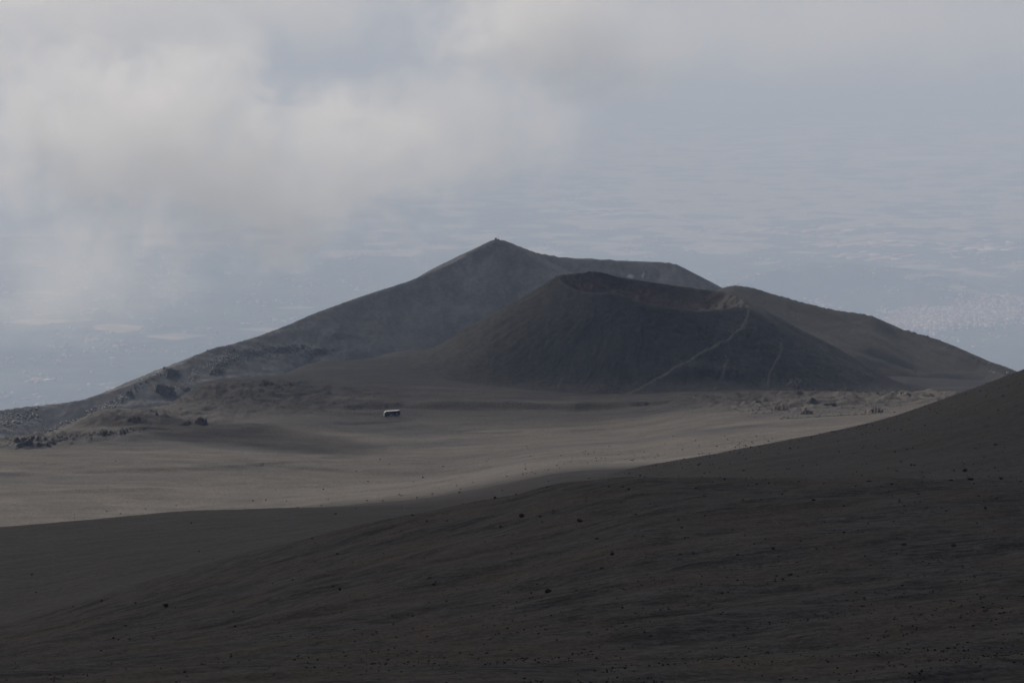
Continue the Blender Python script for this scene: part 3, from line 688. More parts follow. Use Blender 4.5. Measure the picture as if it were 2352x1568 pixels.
def empty(name, loc, rz=0.0):
    o = link(bpy.data.objects.new(name, None)); o.location = loc; o.rotation_euler = (0, 0, rz); o.empty_display_size = 0.2; return o
def boxpart(name, c, s, mat, parent, rot=None, bevel=0.0):
    bm = bmesh.new(); add_box(bm, c, s, rot, bevel); return bm_obj(name, bm, mat, parent)
def full(x, y): return x * 2352 / 4096, y * 2352 / 4096

# ------------------------------------------------------------------ boulders
rnd = random.Random(4)
def rock_mesh(seed, pts=24, mat='rock', squash=0.72):
    g = random.Random(seed); bm = bmesh.new()
    sx, sy, sz = g.uniform(0.8, 1.25), g.uniform(0.7, 1.0), squash * g.uniform(0.8, 1.15)
    for _ in range(pts):
        v_ = Vector((g.gauss(0, 1), g.gauss(0, 1), g.gauss(0, 1))).normalized() * g.uniform(0.78, 1.0) * 0.5
        bm.verts.new((v_.x * sx, v_.y * sy, v_.z * sz))
    r = bmesh.ops.convex_hull(bm, input=bm.verts)
    bmesh.ops.delete(bm, geom=[v_ for v_ in bm.verts if not v_.link_faces], context='VERTS')
    me = bpy.data.meshes.new('boulder'); bm.to_mesh(me); bm.free(); me.materials.append(M[mat]); return me
ROCKS = {k: [rock_mesh(i + 50 * j, 30, k) for i in range(9)] for j, k in enumerate(('rock', 'redrock', 'greyrock'))}
def boulder(xf, yf, px, label, group=None, kind='rock', flat=1.0, name='boulder'):
    p = hit(*full(xf, yf))
    if p is None: return None
    r = math.hypot(p.x, p.y); s = 1.35 * px * r * 8.79e-5
    o = link(bpy.data.objects.new(name, rnd.choice(ROCKS[kind])))
    o.scale = (s * rnd.uniform(0.95, 1.25), s * rnd.uniform(0.8, 1.1), s * rnd.uniform(0.85, 1.15) * flat)
    o.rotation_euler = (rnd.uniform(-0.25, 0.25), rnd.uniform(-0.25, 0.25), rnd.uniform(0, 6.28))
    o.location = (p.x, p.y, p.z + 0.22 * s * flat)
    return tag(o, label, 'boulder', group)
B6 = lambda x, y: (2700 + x / 1.598, 1750 + y / 1.598)
B7 = lambda x, y: (x / 1.68, 1900 + y / 1.68)
B8 = lambda x, y: (1300 + x / 1.5207, 1700 + y / 1.5207)
NAMED = [
    (B7(1113, 887), 22, 'rock', 1.0, 'lone dark boulder in the lower left of the near slope'),
    (B7(217, 669), 13, 'rock', 0.7, 'dark stone alone on the left edge of the smooth slope'),
    (B7(243, 791), 9, 'rock', 0.9, 'small upright stone under the lone stone at the left edge'),
    (B7(842, 1013), 14, 'rock', 0.5, 'flat dark stone below and left of the lone lower left boulder'),
    (B7(680, 851), 11, 'rock', 0.8, 'dark stone left of the lone lower left boulder, nearer of two'),
    (B7(492, 885), 9, 'rock', 0.9, 'dark stone left of the lone lower left boulder, farther of two'),
    (B7(1568, 923), 10, 'rock', 0.8, 'dark stone right of the lone lower left boulder'),
    (B7(1240, 1326), 11, 'rock', 0.9, 'dark stone near the bottom edge, a third across from the left'),
    (B7(700, 1384), 13, 'rock', 0.6, 'flat dark stone cut by the bottom edge on the left'),
    (B7(2060, 1295), 13, 'redrock', 0.7, 'rust red stone near the bottom edge, left of centre'),
    (B8(1033, 445), 13, 'rock', 0.8, 'dark boulder on the crest where the near slope hides the plain'),
    (B8(1196, 559), 17, 'rock', 1.2, 'tall dark boulder in the middle of the near slope just below its crest'),
    (B8(1548, 587), 18, 'rock', 1.0, 'blocky dark boulder right of the tall one below the crest'),
    (B8(1070, 618), 15, 'redrock', 0.6, 'reddish flat stone just below and left of the tall dark boulder'),
    (B8(1310, 557), 17, 'redrock', 0.35, 'rust coloured slab between the tall boulder and the blocky boulder'),
    (B8(1745, 792), 19, 'rock', 0.9, 'broad dark boulder in the middle of the near slope'),
    (B8(1653, 695), 13, 'rock', 0.8, 'knobbly dark stone above the broad middle boulder'),
    (B8(1683, 872), 18, 'rock', 0.4, 'long low dark rock just below the broad middle boulder'),
    (B8(1355, 1018), 22, 'rock', 1.0, 'largest dark boulder in the middle of the foreground'),
    (B8(1255, 1023), 10, 'rock', 0.8, 'small stone just left of the largest middle boulder'),
    (B8(632, 932), 15, 'rock', 0.5, 'flat dark stone left of centre on the near slope'),
    (B8(662, 972), 10, 'rock', 1.1, 'upright stone just below the flat one left of centre'),
    (B8(90, 1002), 11, 'rock', 0.9, 'round dark stone at the left with a smaller one beside it'),
    (B8(1807, 1118), 14, 'rock', 0.7, 'dark stone low in the middle right of the foreground'),
    (B8(2160, 790), 10, 'redrock', 0.9, 'small red stone right of the broad middle boulder'),
    (B8(225, 1275), 9, 'redrock', 0.8, 'small red stone low in the left half of the foreground'),
    (B8(290, 1273), 17, 'rock', 0.25, 'thin dark slab beside the small red stone low on the left'),
    (B6(1855, 218), 17, 'rock', 1.1, 'tall dark boulder on the middle slope near the right edge'),
    (B6(1890, 271), 25, 'rock', 0.6, 'wide dark boulder on the crest near the right edge'),
    (B6(1765, 276), 16, 'rock', 0.5, 'flat dark rock on the crest left of the wide crest boulder'),
    (B6(2085, 266), 17, 'rock', 0.7, 'dark rock on the crest right of the wide crest boulder'),
    (B6(1985, 456), 13, 'rock', 1.0, 'dark pointed boulder below the crest at the far right'),
    (B6(625, 716), 14, 'rock', 0.8, 'dark boulder with a pale top in the right half of the near slope'),
    (B6(1462, 687), 19, 'rock', 0.6, 'long dark boulder low on the right of the near slope'),
    (B6(1780, 695), 17, 'redrock', 1.0, 'brown leaning rock right of the long dark boulder'),
    (B6(736, 882), 17, 'rock', 0.8, 'upper one of two jagged dark rocks low on the right'),
    (B6(690, 908), 14, 'rock', 0.6, 'lower one of two jagged dark rocks low on the right'),
    (B6(650, 886), 9, 'redrock', 0.8, 'red stone just left of the two jagged dark rocks'),
    (B6(1975, 1113), 21, 'redrock', 0.7, 'orange brown boulder at the lower right'),
    (B6(293, 1136), 10, 'redrock', 1.0, 'small red boulder low in the middle right'),
    (B6(885, 401), 16, 'rock', 0.6, 'flat dark rock right of centre below the crest'),
    (B6(1240, 282), 17, 'rock', 0.5, 'flat dark rock on the crest right of centre'),
]
for (xy, px, kind, flat, lab) in NAMED: boulder(xy[0], xy[1], px, lab, None, kind, flat)
LAND = []
def named_by_place(objs, marks, noun):
    # each small stone is told apart by the landmark it lies nearest to, the side it lies on and its rank there
    ords = ['nearest', 'second nearest', 'third nearest', 'fourth nearest', 'fifth nearest', 'sixth nearest', 'seventh nearest', 'eighth nearest', 'ninth nearest', 'tenth nearest', 'eleventh nearest', 'twelfth nearest', 'thirteenth nearest', 'fourteenth nearest', 'fifteenth nearest', 'sixteenth nearest', 'seventeenth nearest', 'eighteenth nearest']
    b_ = {}
    for o, (x, y) in objs:
        mk = min(marks, key=lambda m_: math.hypot(m_[1] - x, m_[2] - y)); dx, dy = x - mk[1], y - mk[2]
        side = ('above and left of' if dx < 0 else 'above and right of') if dy < 0 else ('below and left of' if dx < 0 else 'below and right of')
        b_.setdefault((mk[0], side), []).append((math.hypot(dx, dy), o))
    for (nm, side), l in b_.items():
        for k, (_, o) in enumerate(sorted(l, key=lambda t_: t_[0])): o['label'] = noun + ' ' + side + ' ' + nm + ', ' + ords[min(k, 17)]
MARKS = [('the lone lower left boulder',) + B7(1113, 887), ('the left edge stone',) + B7(217, 669), ('the tall boulder under the crest',) + B8(1196, 559), ('the blocky boulder under the crest',) + B8(1548, 587),
         ('the broad middle boulder',) + B8(1745, 792), ('the largest middle boulder',) + B8(1355, 1018), ('the flat stone left of centre',) + B8(632, 932), ('the red stone at bottom centre left',) + B7(2060, 1295),
         ('the wide crest boulder',) + B6(1890, 271), ('the pale topped boulder',) + B6(625, 716), ('the long boulder low right',) + B6(1462, 687), ('the two jagged rocks',) + B6(715, 895), ('the orange brown boulder',) + B6(1975, 1113),
         ('the flat crest rock right of centre',) + B6(1240, 282), ('the pointed boulder far right',) + B6(1985, 456)]
G1 = 'stones strewn on the near slope'
REST = [B7(*p) for p in ((762, 1098), (795, 1107), (870, 1103), (2238, 752), (2283, 772), (2098, 426), (1453, 1225), (1550, 1203), (1840, 1338), (2085, 1328), (2275, 1332), (1420, 688), (1580, 1018), (680, 1180), (1965, 704), (1832, 731), (2032, 632), (2268, 533), (912, 860), (1022, 1085))]
REST += [B8(*p) for p in ((47, 985), (800, 1001), (738, 1074), (1978, 480), (1893, 548), (1590, 445), (1587, 462), (1727, 380), (1812, 381), (1847, 392), (2260, 384), (2268, 441), (530, 549), (743, 585), (603, 814), (2170, 628), (1983, 883), (1813, 875), (1138, 784), (2067, 1417), (925, 1345), (1340, 1248), (1110, 1240), (355, 785), (77, 787), (1270, 860), (1388, 520), (1391, 537), (970, 710), (1320, 590), (620, 585), (2150, 580), (1935, 680), (2190, 690), (1905, 952), (1815, 1000), (1158, 1117), (408, 1162), (505, 1157), (533, 1167), (325, 958), (672, 955), (590, 1252))]
REST += [B6(*p) for p in ((1910, 297), (1385, 300), (1430, 285), (640, 300), (600, 295), (523, 300), (185, 382), (433, 398), (550, 395), (188, 503), (82, 485), (367, 590), (43, 580), (32, 750), (1195, 515), (1235, 552), (1295, 592), (1398, 538), (1080, 443), (1437, 410), (1568, 412), (1555, 362), (1387, 375), (1940, 378), (1975, 412), (2055, 390), (668, 1343), (1975, 1020), (362, 848), (1350, 857), (905, 712), (133, 325), (318, 270), (468, 308), (685, 362), (790, 285), (950, 295), (1080, 610), (990, 612), (1200, 610), (803, 663), (580, 652), (505, 685), (400, 757), (1320, 818), (1025, 1046), (340, 990), (425, 1285), (213, 1242), (1705, 806), (1735, 470), (1610, 450), (1465, 437), (2210, 282), (1320, 318), (1155, 312))]
LST = [(boulder(q[0], q[1], rnd.uniform(6, 9.5), 'small dark stone lying on the near ash slope', G1, 'redrock' if rnd.random() < 0.08 else 'rock', rnd.uniform(0.5, 1.0), 'stone'), q) for q in REST]
named_by_place([t_ for t_ in LST if t_[0]], MARKS, 'small stone')
G2 = 'boulders on the sunlit edge of the plain'
for k in range(95):
    xf = rnd.uniform(2050, 3150); e0 = np.interp(xf, [2050, 2400, 2800, 3150], [1905, 1850, 1815, 1765]); yf = e0 - abs(rnd.gauss(0, 42)) + 4
    boulder(xf, yf, rnd.uniform(3.2, 6), 'small dark boulder on the sunlit edge of the ash plain', G2, 'rock', rnd.uniform(0.6, 1.0), 'stone')
G3 = 'stones on the shaded middle slope'
MID = [B6(*p) for p in ((1405, 92), (1480, 78), (1520, 72), (1835, 160), (1035, 257), (735, 70), (2045, 197), (1445, 157), (1785, 212), (1420, 215), (1225, 170), (905, 175), (1510, 178), (595, 208), (1915, 72), (2050, 47), (440, 115), (150, 175), (285, 198))] + \
      [B8(*p) for p in ((65, 542), (465, 430), (470, 500), (450, 423), (652, 420), (825, 390), (800, 370), (255, 460), (560, 443), (695, 385), (1010, 412), (1077, 400), (1162, 422), (900, 350), (1350, 380), (1918, 309), (262, 343), (538, 346), (594, 321), (20, 452), (190, 508), (350, 461), (816, 410), (1105, 312), (1360, 345), (1605, 325))] + [B7(*p) for p in ((682, 355), (1025, 374), (2255, 263), (1285, 323), (1340, 512), (1430, 566))]
LST = [(boulder(q[0], q[1], rnd.uniform(5, 9), 'small dark stone on the shaded slope behind the near crest', G3, 'rock', rnd.uniform(0.6, 1.0), 'stone'), q) for q in MID]
named_by_place([t_ for t_ in LST if t_[0]], [('the dark crest boulder',) + B8(1033, 445), ('the wide crest boulder',) + B6(1890, 271), ('the flat crest rock',) + B6(1240, 282), ('the shadow edge left of centre', 1400, 2000), ('the left crest of the plain', 500, 2080)], 'mid slope stone')
G4 = 'lone stones on the ash plain'
PLN = [B7(*p) for p in ((722, 77), (718, 245), (978, 230), (810, 261), (1184, 206), (1700, 173), (1923, 175), (1787, 167), (1852, 98), (2173, 95), (2000, 217), (2160, 206), (2207, 163))] + [B8(*p) for p in ((336, 210), (390, 238), (190, 284), (718, 253), (996, 208), (1226, 129), (1250, 189), (1220, 268), (980, 221))] + [(1395, 1632), (1415, 1637), (1481, 1659), (1588, 1622), (462, 1845), (180, 1850)]
LST = [(boulder(q[0], q[1], rnd.uniform(4.5, 7), 'lone dark stone on the smooth ash plain', G4, 'rock', rnd.uniform(0.6, 1.0), 'stone'), q) for q in PLN]
named_by_place([t_ for t_ in LST if t_[0]], [('the bus', 1568, 1650), ('the jagged pale mound', 800, 1690), ('the left marker pole', 296, 2075), ('the dark crest boulder',) + B8(1033, 445)], 'lone stone on the plain')

# gravel, talus and rubble nobody could count
TPL = {k: [] for k in ('rock',)}
def hull_arrays(seed, pts=10):
    me = rock_mesh(seed, pts); v_ = np.array([tuple(q.co) for q in me.vertices]); f = np.array([tuple(p.vertices) for p in me.polygons]); bpy.data.meshes.remove(me); return v_, f
HA = [hull_arrays(900 + i) for i in range(8)]
def rubble(name, spots, mat, label, flat=0.8):
    V = []; F = []; n = 0
    for (x, y, z, s) in spots:
        hv, hf = HA[rng.integers(len(HA))]; a_ = rng.uniform(0, 6.28); ca, sa = math.cos(a_), math.sin(a_)
        q = hv * np.array([s * rng.uniform(0.8, 1.3), s * rng.uniform(0.7, 1.1), s * flat])
        V.append(np.stack([x + q[:, 0] * ca - q[:, 1] * sa, y + q[:, 0] * sa + q[:, 1] * ca, z + q[:, 2] + 0.2 * s * flat], 1)); F.append(hf + n); n += len(hv)
    me = mesh_from(name, np.concatenate(V), None, np.concatenate(F), False); me.materials.append(M[mat])
    return tag(link(bpy.data.objects.new(name, me)), label, kind='stuff')
def scatter_polar(n, r0, r1, t0, t1, smin, smax, dens=None):
    u_ = rng.uniform(1 / r1, 1 / r0, n); r = 1 / u_; th = np.radians(rng.uniform(t0, t1, n)); x, y = r * np.sin(th), r * np.cos(th)
    if dens is not None:
        k = rng.uniform(0, 1, n) < dens(x, y, r, th); x, y, r = x[k], y[k], r[k]
    s = rng.uniform(0, 1, len(x)) ** 2.5 * (smax - smin) + smin
    return list(zip(x, y, ground_z(x, y), s))
gd = lambda x, y, r, th: np.clip(0.08 + 1.1 * smooth(-0.05, 0.4, fbm((x + y) / 30, (y - x) / 7, 4, 301)), 0, 1) * (0.25 + 0.75 * smooth(-8, 6, np.degrees(th))) * (0.55 + 0.45 * smooth(330, 170, r))
rubble('gravel', scatter_polar(40000, 125, 390, -13, 13, 0.05, 0.25, gd), 'rock', 'dark gravel strewn over the near ash slope')
gd2 = lambda x, y, r, th: smooth(-2, 5, np.degrees(th)) * (0.2 + 0.8 * smooth(520, 620, r))
rubble('rubble', scatter_polar(14000, 400, 760, -11, 13, 0.12, 0.5, gd2), 'rock', 'dark rubble strewn over the shaded middle slope')
def scatter_image(n, poly, smin, smax, rmin, rmax, jitter=0.0, dens=None):
    out_ = []; P_ = np.array(poly, float)
    for _ in range(n):
        k = rng.integers(len(P_) - 1); t_ = rng.random(); c = P_[k] * (1 - t_) + P_[k + 1] * t_
        x = c[0] + rng.normal(0, c[2]); y = c[1] + rng.normal(0, c[3])
        h = hit(*full(x, y), rmin=rmin, rmax=rmax)
        if h: out_.append((h.x, h.y, h.z, smin + (smax - smin) * rng.random() ** 2))
    return out_
sp = scatter_image(330, [(-20, 1690, 30, 18), (60, 1690, 40, 22), (140, 1650, 30, 12)], 0.8, 2.4, 1800, 2300)
sp += scatter_image(520, [(215, 1728, 25, 8), (330, 1690, 20, 12), (420, 1635, 14, 10), (490, 1595, 12, 8)], 0.8, 2.6, 1800, 2300)
sp += scatter_image(520, [(690, 1560, 16, 8), (780, 1510, 18, 12), (860, 1460, 22, 14), (925, 1415, 14, 8)], 0.6, 1.9, 1800, 2400)
rubble('talus', sp, 'talus', 'pale talus blocks spilling down the left flank of the mountain')
sp = scatter_image(420, [(850, 1495, 10, 6), (905, 1455, 14, 8), (1000, 1408, 30, 8), (1150, 1392, 50, 8), (1300, 1400, 40, 10)], 0.8, 2.6, 1750, 2500)
sp += scatter_image(420, [(1000, 1425, 60, 10), (1200, 1420, 80, 14), (1350, 1400, 60, 10)], 0.5, 1.6, 1750, 2500)
sp += scatter_image(160, [(540, 1560, 15, 8), (600, 1510, 20, 6), (700, 1450, 25, 6), (860, 1395, 10, 4)], 0.8, 2.2, 1750, 2500)
sp += scatter_image(900, [(1250, 1330, 90, 40), (1500, 1250, 120, 60), (1800, 1110, 150, 60), (2100, 1060, 120, 40), (2500, 1070, 150, 25), (2700, 1090, 60, 20)], 0.35, 1.0, 2100, 2550)
sp += scatter_image(330, [(3500, 1280, 14, 4), (3560, 1315, 10, 4), (3680, 1340, 14, 4), (3790, 1375, 25, 8), (3880, 1430, 22, 8), (3960, 1460, 12, 5)], 0.35, 1.1, 1800, 2100)
rubble('mountain_rubble', sp, 'lava', 'dark lava rubble on the mountain slopes')
sp = scatter_image(420, [(2520, 1230, 60, 14), (2620, 1255, 50, 16), (2700, 1265, 40, 14)], 0.5, 1.5, 1600, 1760)
sp += scatter_image(120, [(2260, 1180, 60, 60), (2500, 1300, 150, 60)], 0.4, 1.0, 1560, 1700)
sp += scatter_image(160, [(2760, 1368, 14, 6), (2840, 1360, 22, 6), (2800, 1440, 40, 8), (2900, 1430, 14, 5)], 0.6, 1.8, 1550, 1700)
sp += scatter_image(200, [(2260, 1130, 20, 10), (2350, 1120, 40, 18), (2450, 1130, 40, 12), (2800, 1200, 30, 12), (2880, 1200, 25, 12)], 0.5, 1.8, 1650, 1760)
rubble('crater_rubble', sp, 'lava', 'clinker rubble on and inside the crater hill')
sp = scatter_image(520, [(3000, 1640, 40, 14), (3100, 1645, 60, 16), (3250, 1650, 70, 14), (3400, 1640, 80, 16), (3560, 1610, 60, 12)], 0.35, 1.2, 1380, 1620)
sp += scatter_image(150, [(3128, 1672, 6, 2), (3200, 1676, 6, 2), (3290, 1674, 6, 2), (3380, 1688, 10, 3), (3480, 1680, 10, 3)], 0.4, 1.1, 1380, 1620)
sp += scatter_image(260, [(3180, 1560, 50, 4), (3330, 1560, 50, 4), (3480, 1566, 50, 5), (3620, 1585, 40, 5)], 0.5, 1.4, 1450, 1640)
sp += scatter_image(420, [(560, 1640, 40, 12), (650, 1600, 60, 12), (800, 1590, 90, 10), (950, 1560, 90, 12), (1100, 1540, 90, 10), (1280, 1530, 60, 8)], 0.35, 1.2, 1420, 1800)
sp += scatter_image(300, [(40, 1765, 40, 8), (150, 1760, 40, 8), (240, 1760, 20, 5), (400, 1738, 20, 6), (490, 1728, 20, 6), (600, 1712, 30, 4)], 0.4, 1.5, 1380, 1560)
rubble('lava_rubble', sp, 'lava', 'broken lava rubble on the two old lava fields')

M['paleash'] = rock_material('ash_dusted_lava', (0.062, 0.057, 0.053), (0.105, 0.096, 0.088), 0.5)
# ------------------------------------------------------------------ lava outcrops: craggy mounds, each a rock of its own
def outcrop(xf, yf, wpx, hm, label, seed, dpx=None, mat='lava', crag=1.0, lean=0.25, rmin=1380, rmax=2400, n=44):
    p = hit(*full(xf, yf), rmin=rmin, rmax=rmax); r = math.hypot(p.x, p.y); hw = wpx * r * 8.79e-5 / 2; hd = hw * 0.8 if dpx is None else dpx
    g = np.linspace(-1.15, 1.15, n); U, W = np.meshgrid(g, g); X_ = p.x + U * hw; Y_ = p.y + hd * (W + 0.8)
    rr = np.hypot(U + 0.25 * fbm(U * 2, W * 2, 2, seed), W + 0.25 * fbm(U * 2 + 9, W * 2, 2, seed + 1))
    mask = smooth(1.05, 0.25, rr)
    sc_ = hw / 4
    h = mask * (0.55 + crag * 0.5 * (ridged(U * hw / (1.3 * sc_), W * hd / (1.3 * sc_), 4, seed + 3) - 0.75)) * hm
    h = h * (1 + lean * U)
    Zg = ground_z(X_, Y_) + h - 0.35 * (1 - mask) - 0.15
    i = (np.arange(n - 1)[:, None] * n + np.arange(n - 1)[None, :]).ravel()
    me = mesh_from('lava_outcrop', np.stack([X_, Y_, Zg], -1).reshape(-1, 3), np.stack([i, i + 1, i + n + 1, i + n], 1), None, False)
    me.materials.append(M[mat]); o = link(bpy.data.objects.new('lava_outcrop', me)); return tag(o, label, 'rock outcrop')
outcrop(95, 1794, 260, 5.0, 'long dark lava wall at the left edge of the plain', 401, 11, 'lava', 0.9)
outcrop(225, 1768, 90, 2.0, 'low dark lava spur right of the long lava wall', 402, 6, 'lava', 1.4)
outcrop(400, 1748, 60, 2.2, 'dark lava knob between the lava wall and the split mound', 403, 6, 'lava', 1.4)
outcrop(485, 1740, 60, 1.8, 'dark lava knob just right of a similar knob on the left of the plain', 404, 6, 'lava', 1.4)
outcrop(800, 1700, 66, 2.8, 'jagged pale lava mound standing out of the left of the plain', 405, 5, 'paleash', 2.2)
outcrop(742, 1704, 52, 1.2, 'low boulder heap just left of the jagged pale mound', 406, 4, 'paleash', 2.2)
outcrop(530, 1692, 66, 2.0, 'boulder heap at the foot of the dark lava flow', 407, 5, 'paleash', 2.2)
outcrop(626, 1662, 18, 1.3, 'small dark block right of the boulder heap by the lava flow', 408, 2, 'lava', 1.2)
outcrop(3040, 1618, 96, 3.0, 'sharp ash covered ridge at the left end of the right lava field', 409, 7, 'paleash', 0.7)
outcrop(3116, 1643, 90, 2.8, 'craggy lava mound at the front of the right lava field', 410, 7, 'paleash', 2.0)
outcrop(3228, 1657, 74, 2.0, 'darker crag right of the craggy mound in the lava field', 411, 5, 'paleash', 2.2)
outcrop(3308, 1622, 90, 1.5, 'low ridge standing in for a shadowed hollow in the lava field', 412, 4, 'paleash', 1.8)  # added ridge where the field has only a dark, shaded hollow
outcrop(3500, 1652, 100, 2.2, 'crag at the right end of the lava field near the dark slope', 413, 7, 'paleash', 2.0)
outcrop(3390, 1566, 120, 2.4, 'long ash ridge along the back of the right lava field', 416, 6, 'paleash', 1.4, rmin=1450)
outcrop(3190, 1556, 110, 2.0, 'rounded ash ridge at the back left of the right lava field', 417, 6, 'paleash', 1.0, rmin=1450)
outcrop(1592, 1622, 14, 0.6, 'small dark crag just behind the bus', 414, 1.5, 'lava', 1.2)
outcrop(1060, 1547, 86, 2.6, 'rounded dark lava knoll left of the crater hill', 415, 8, 'lava', 1.6)

# cliffs on the left flank of the mountain
def buttress(xf, yf, wpx, hpx, depth, label, seed, rot=0.5):
    p = hit(*full(xf, yf), rmin=1800, rmax=2400); r = math.hypot(p.x, p.y); k = r * 8.79e-5
    bm = bmesh.new(); bmesh.ops.create_grid(bm, x_segments=2, y_segments=2, size=0.5)
    bm.clear(); bmesh.ops.create_cube(bm, size=1.0)
    bmesh.ops.subdivide_edges(bm, edges=bm.edges[:], cuts=9, use_grid_fill=True)
    for v_ in bm.verts:
        c = v_.co.copy(); tp = 1.0 - 0.22 * (c.z + 0.5)
        q = Vector((c.x * wpx * k * tp, c.y * depth * tp, c.z * hpx * k))
        nn = 0.9 * float(ridged(np.array([q.x * 0.45 + seed]), np.array([q.y * 0.45]), 3, seed)[0] - 0.9) + 0.6 * float(fbm(np.array([q.x * 0.3 + q.z * 0.3]), np.array([q.y * 0.3 + q.z * 0.5]), 3, seed + 2)[0])
        v_.co = q + Vector((c.x, c.y, c.z * 0.6)).normalized() * nn
    o = bm_obj('cliff', bm, M['greyrock']); o.location = (p.x, p.y + depth * 0.25, p.z - hpx * k * 0.1); o.rotation_euler = (0, 0.25, rot); return tag(o, label, 'cliff')
buttress(640, 1565, 92, 62, 16, 'square dark cliff half way down the left flank of the mountain', 501)
buttress(678, 1500, 60, 55, 12, 'dark cliff just under the skyline of the left flank', 502)
buttress(512, 1578, 22, 34, 6, 'small rock tower left of the square cliff', 503, 0.2)
buttress(740, 1562, 30, 26, 6, 'rounded dark rock right of the square cliff', 504, 0.9)
buttress(868, 1488, 22, 28, 5, 'leaning rock rib on the slope right of the talus', 505, 0.9)
buttress(395, 1695, 34, 28, 5, 'rusty broken crag at the foot of the talus', 506, 0.4)

M['road'] = ash_material('road_ash', (0.050, 0.046, 0.043), (0.070, 0.064, 0.059), (0.066, 0.060, 0.054), streak_scale=0.08, fine=0.8)
trail('dirt_track', [full(*p) for p in ((700, 1737), (950, 1712), (1200, 1692), (1420, 1678), (1560, 1671), (1700, 1668), (1900, 1664), (2200, 1668), (2600, 1665), (2900, 1655), (3000, 1650))], 5.5, 'faint dirt track across the plain under the bus', lift=0.08, mat='road', n=260)
# ------------------------------------------------------------------ the bus
navy = plain_material('bus_navy_paint', (0.012, 0.015, 0.024), 0.35, 0.08, 3.0, 0.0, 0.5)
white = plain_material('bus_white_paint', (0.80, 0.80, 0.78), 0.4, 0.05, 3.0)
greyp = plain_material('bus_front_paint', (0.42, 0.40, 0.39), 0.35, 0.06, 3.0)
glass = plain_material('dark_glass', (0.012, 0.015, 0.018), 0.08, 0.05, 1.0, 0.0, 0.6)
pglass = plain_material('windscreen_glass', (0.30, 0.36, 0.38), 0.08, 0.05, 1.0, 0.0, 0.6)  # pale base colour stands for reflections on the windscreen
rubber = plain_material('tyre_rubber', (0.012, 0.012, 0.012), 0.85, 0.1, 5.0)
steel = plain_material('dull_steel', (0.28, 0.29, 0.30), 0.5, 0.1, 4.0, 0.6)
redp = plain_material('red_paint', (0.55, 0.03, 0.03), 0.4, 0.05, 3.0)
lamp = plain_material('lamp_glass', (0.75, 0.75, 0.72), 0.15, 0.02, 3.0)
pb_ = hit(900, 957)
FX = Vector((-math.cos(math.radians(17)), -math.sin(math.radians(17)), 0))
L, W, H = 8.5, 2.5, 3.35
zf = float(ground_z(pb_.x + FX.x * 2.8, pb_.y + FX.y * 2.8)); zrn = float(ground_z(pb_.x - FX.x * 2.8, pb_.y - FX.y * 2.8))
bus = empty('bus', (pb_.x, pb_.y, (zf + zrn) / 2)); f_ = Vector((FX.x * 5.6, FX.y * 5.6, zf - zrn)).normalized(); l_ = Vector((0, 0, 1)).cross(f_).normalized(); u_ = f_.cross(l_)
bus.matrix_world = Matrix.Translation(bus.location) @ Matrix((f_, l_, u_)).transposed().to_4x4()
tag(bus, 'dark four wheel drive bus with a white roof on the ash plain', 'bus')
prof = [(-4.25, 0.75), (-4.25, 3.1), (-4.2, 3.2), (2.6, 3.2), (3.2, 3.12), (3.65, 2.9), (3.95, 2.55), (4.15, 2.0), (4.25, 1.5), (4.25, 0.75)]
bm = bmesh.new()
a_ = [bm.verts.new((x, -W / 2, z)) for x, z in prof]; b_ = [bm.verts.new((x, W / 2, z)) for x, z in prof]
bm.faces.new(a_); bm.faces.new(b_[::-1])
for i in range(len(prof)): j = (i + 1) % len(prof); bm.faces.new((a_[i], b_[i], b_[j], a_[j]))
bmesh.ops.recalc_face_normals(bm, faces=bm.faces[:])
body = bm_obj('body', bm, navy, bus)
def strip(name, pts, y0, y1, off, mat, parent):
    bm = bmesh.new(); rows = []
    for i, (x, z) in enumerate(pts):
        p0 = pts[max(i - 1, 0)]; p1 = pts[min(i + 1, len(pts) - 1)]; tx, tz = p1[0] - p0[0], p1[1] - p0[1]; l = math.hypot(tx, tz); nx, nz = -tz / l, tx / l
        rows.append([bm.verts.new((x + nx * o_, y, z + nz * o_)) for o_ in (0.0, off) for y in (y0, y1)])
    for r0_, r1_ in zip(rows[:-1], rows[1:]):
        bm.faces.new((r0_[2], r0_[3], r1_[3], r1_[2])); bm.faces.new((r0_[0], r0_[2], r1_[2], r1_[0])); bm.faces.new((r0_[3], r0_[1], r1_[1], r1_[3]))
    bm.faces.new(rows[0]); bm.faces.new((rows[-1][0], rows[-1][1], rows[-1][3], rows[-1][2]))
    bmesh.ops.recalc_face_normals(bm, faces=bm.faces[:]); return bm_obj(name, bm, mat, parent)
roof = strip('roof', [(-4.22, 3.2), (2.6, 3.2)], -1.24, 1.24, 0.05, white, bus)
for x in (-3.6, -1.2, 1.2): boxpart('roof_hatch', (x, 0, 3.30), (0.8, 0.8, 0.12), white, roof, None, 0.03)
boxpart('roof_rack', (-3.75, 0.5, 3.36), (0.5, 0.9, 0.22), white, roof, None, 0.03)
strip('roof_visor', [(2.62, 3.2), (3.2, 3.12), (3.65, 2.9), (3.93, 2.6)], -1.24, 1.24, 0.05, greyp, bus)
ws = strip('windscreen', [(3.96, 2.55), (4.15, 2.0), (4.22, 1.68)], -1.15, 1.15, 0.04, pglass, bus)
for y in (-0.5, 0.5): boxpart('wiper', (4.26, y, 1.86), (0.03, 0.03, 0.5), rubber, ws, Euler((0.5, -0.2, 0)))
boxpart('front_panel', (4.28, 0, 1.25), (0.06, 2.3, 0.75), greyp, bus)
boxpart('bumper', (4.32, 0, 0.78), (0.16, 2.46, 0.26), steel, bus, None, 0.04)
for y in (-0.85, 0.85): boxpart('headlight', (4.33, y, 1.05), (0.05, 0.36, 0.22), lamp, bus, None, 0.015)
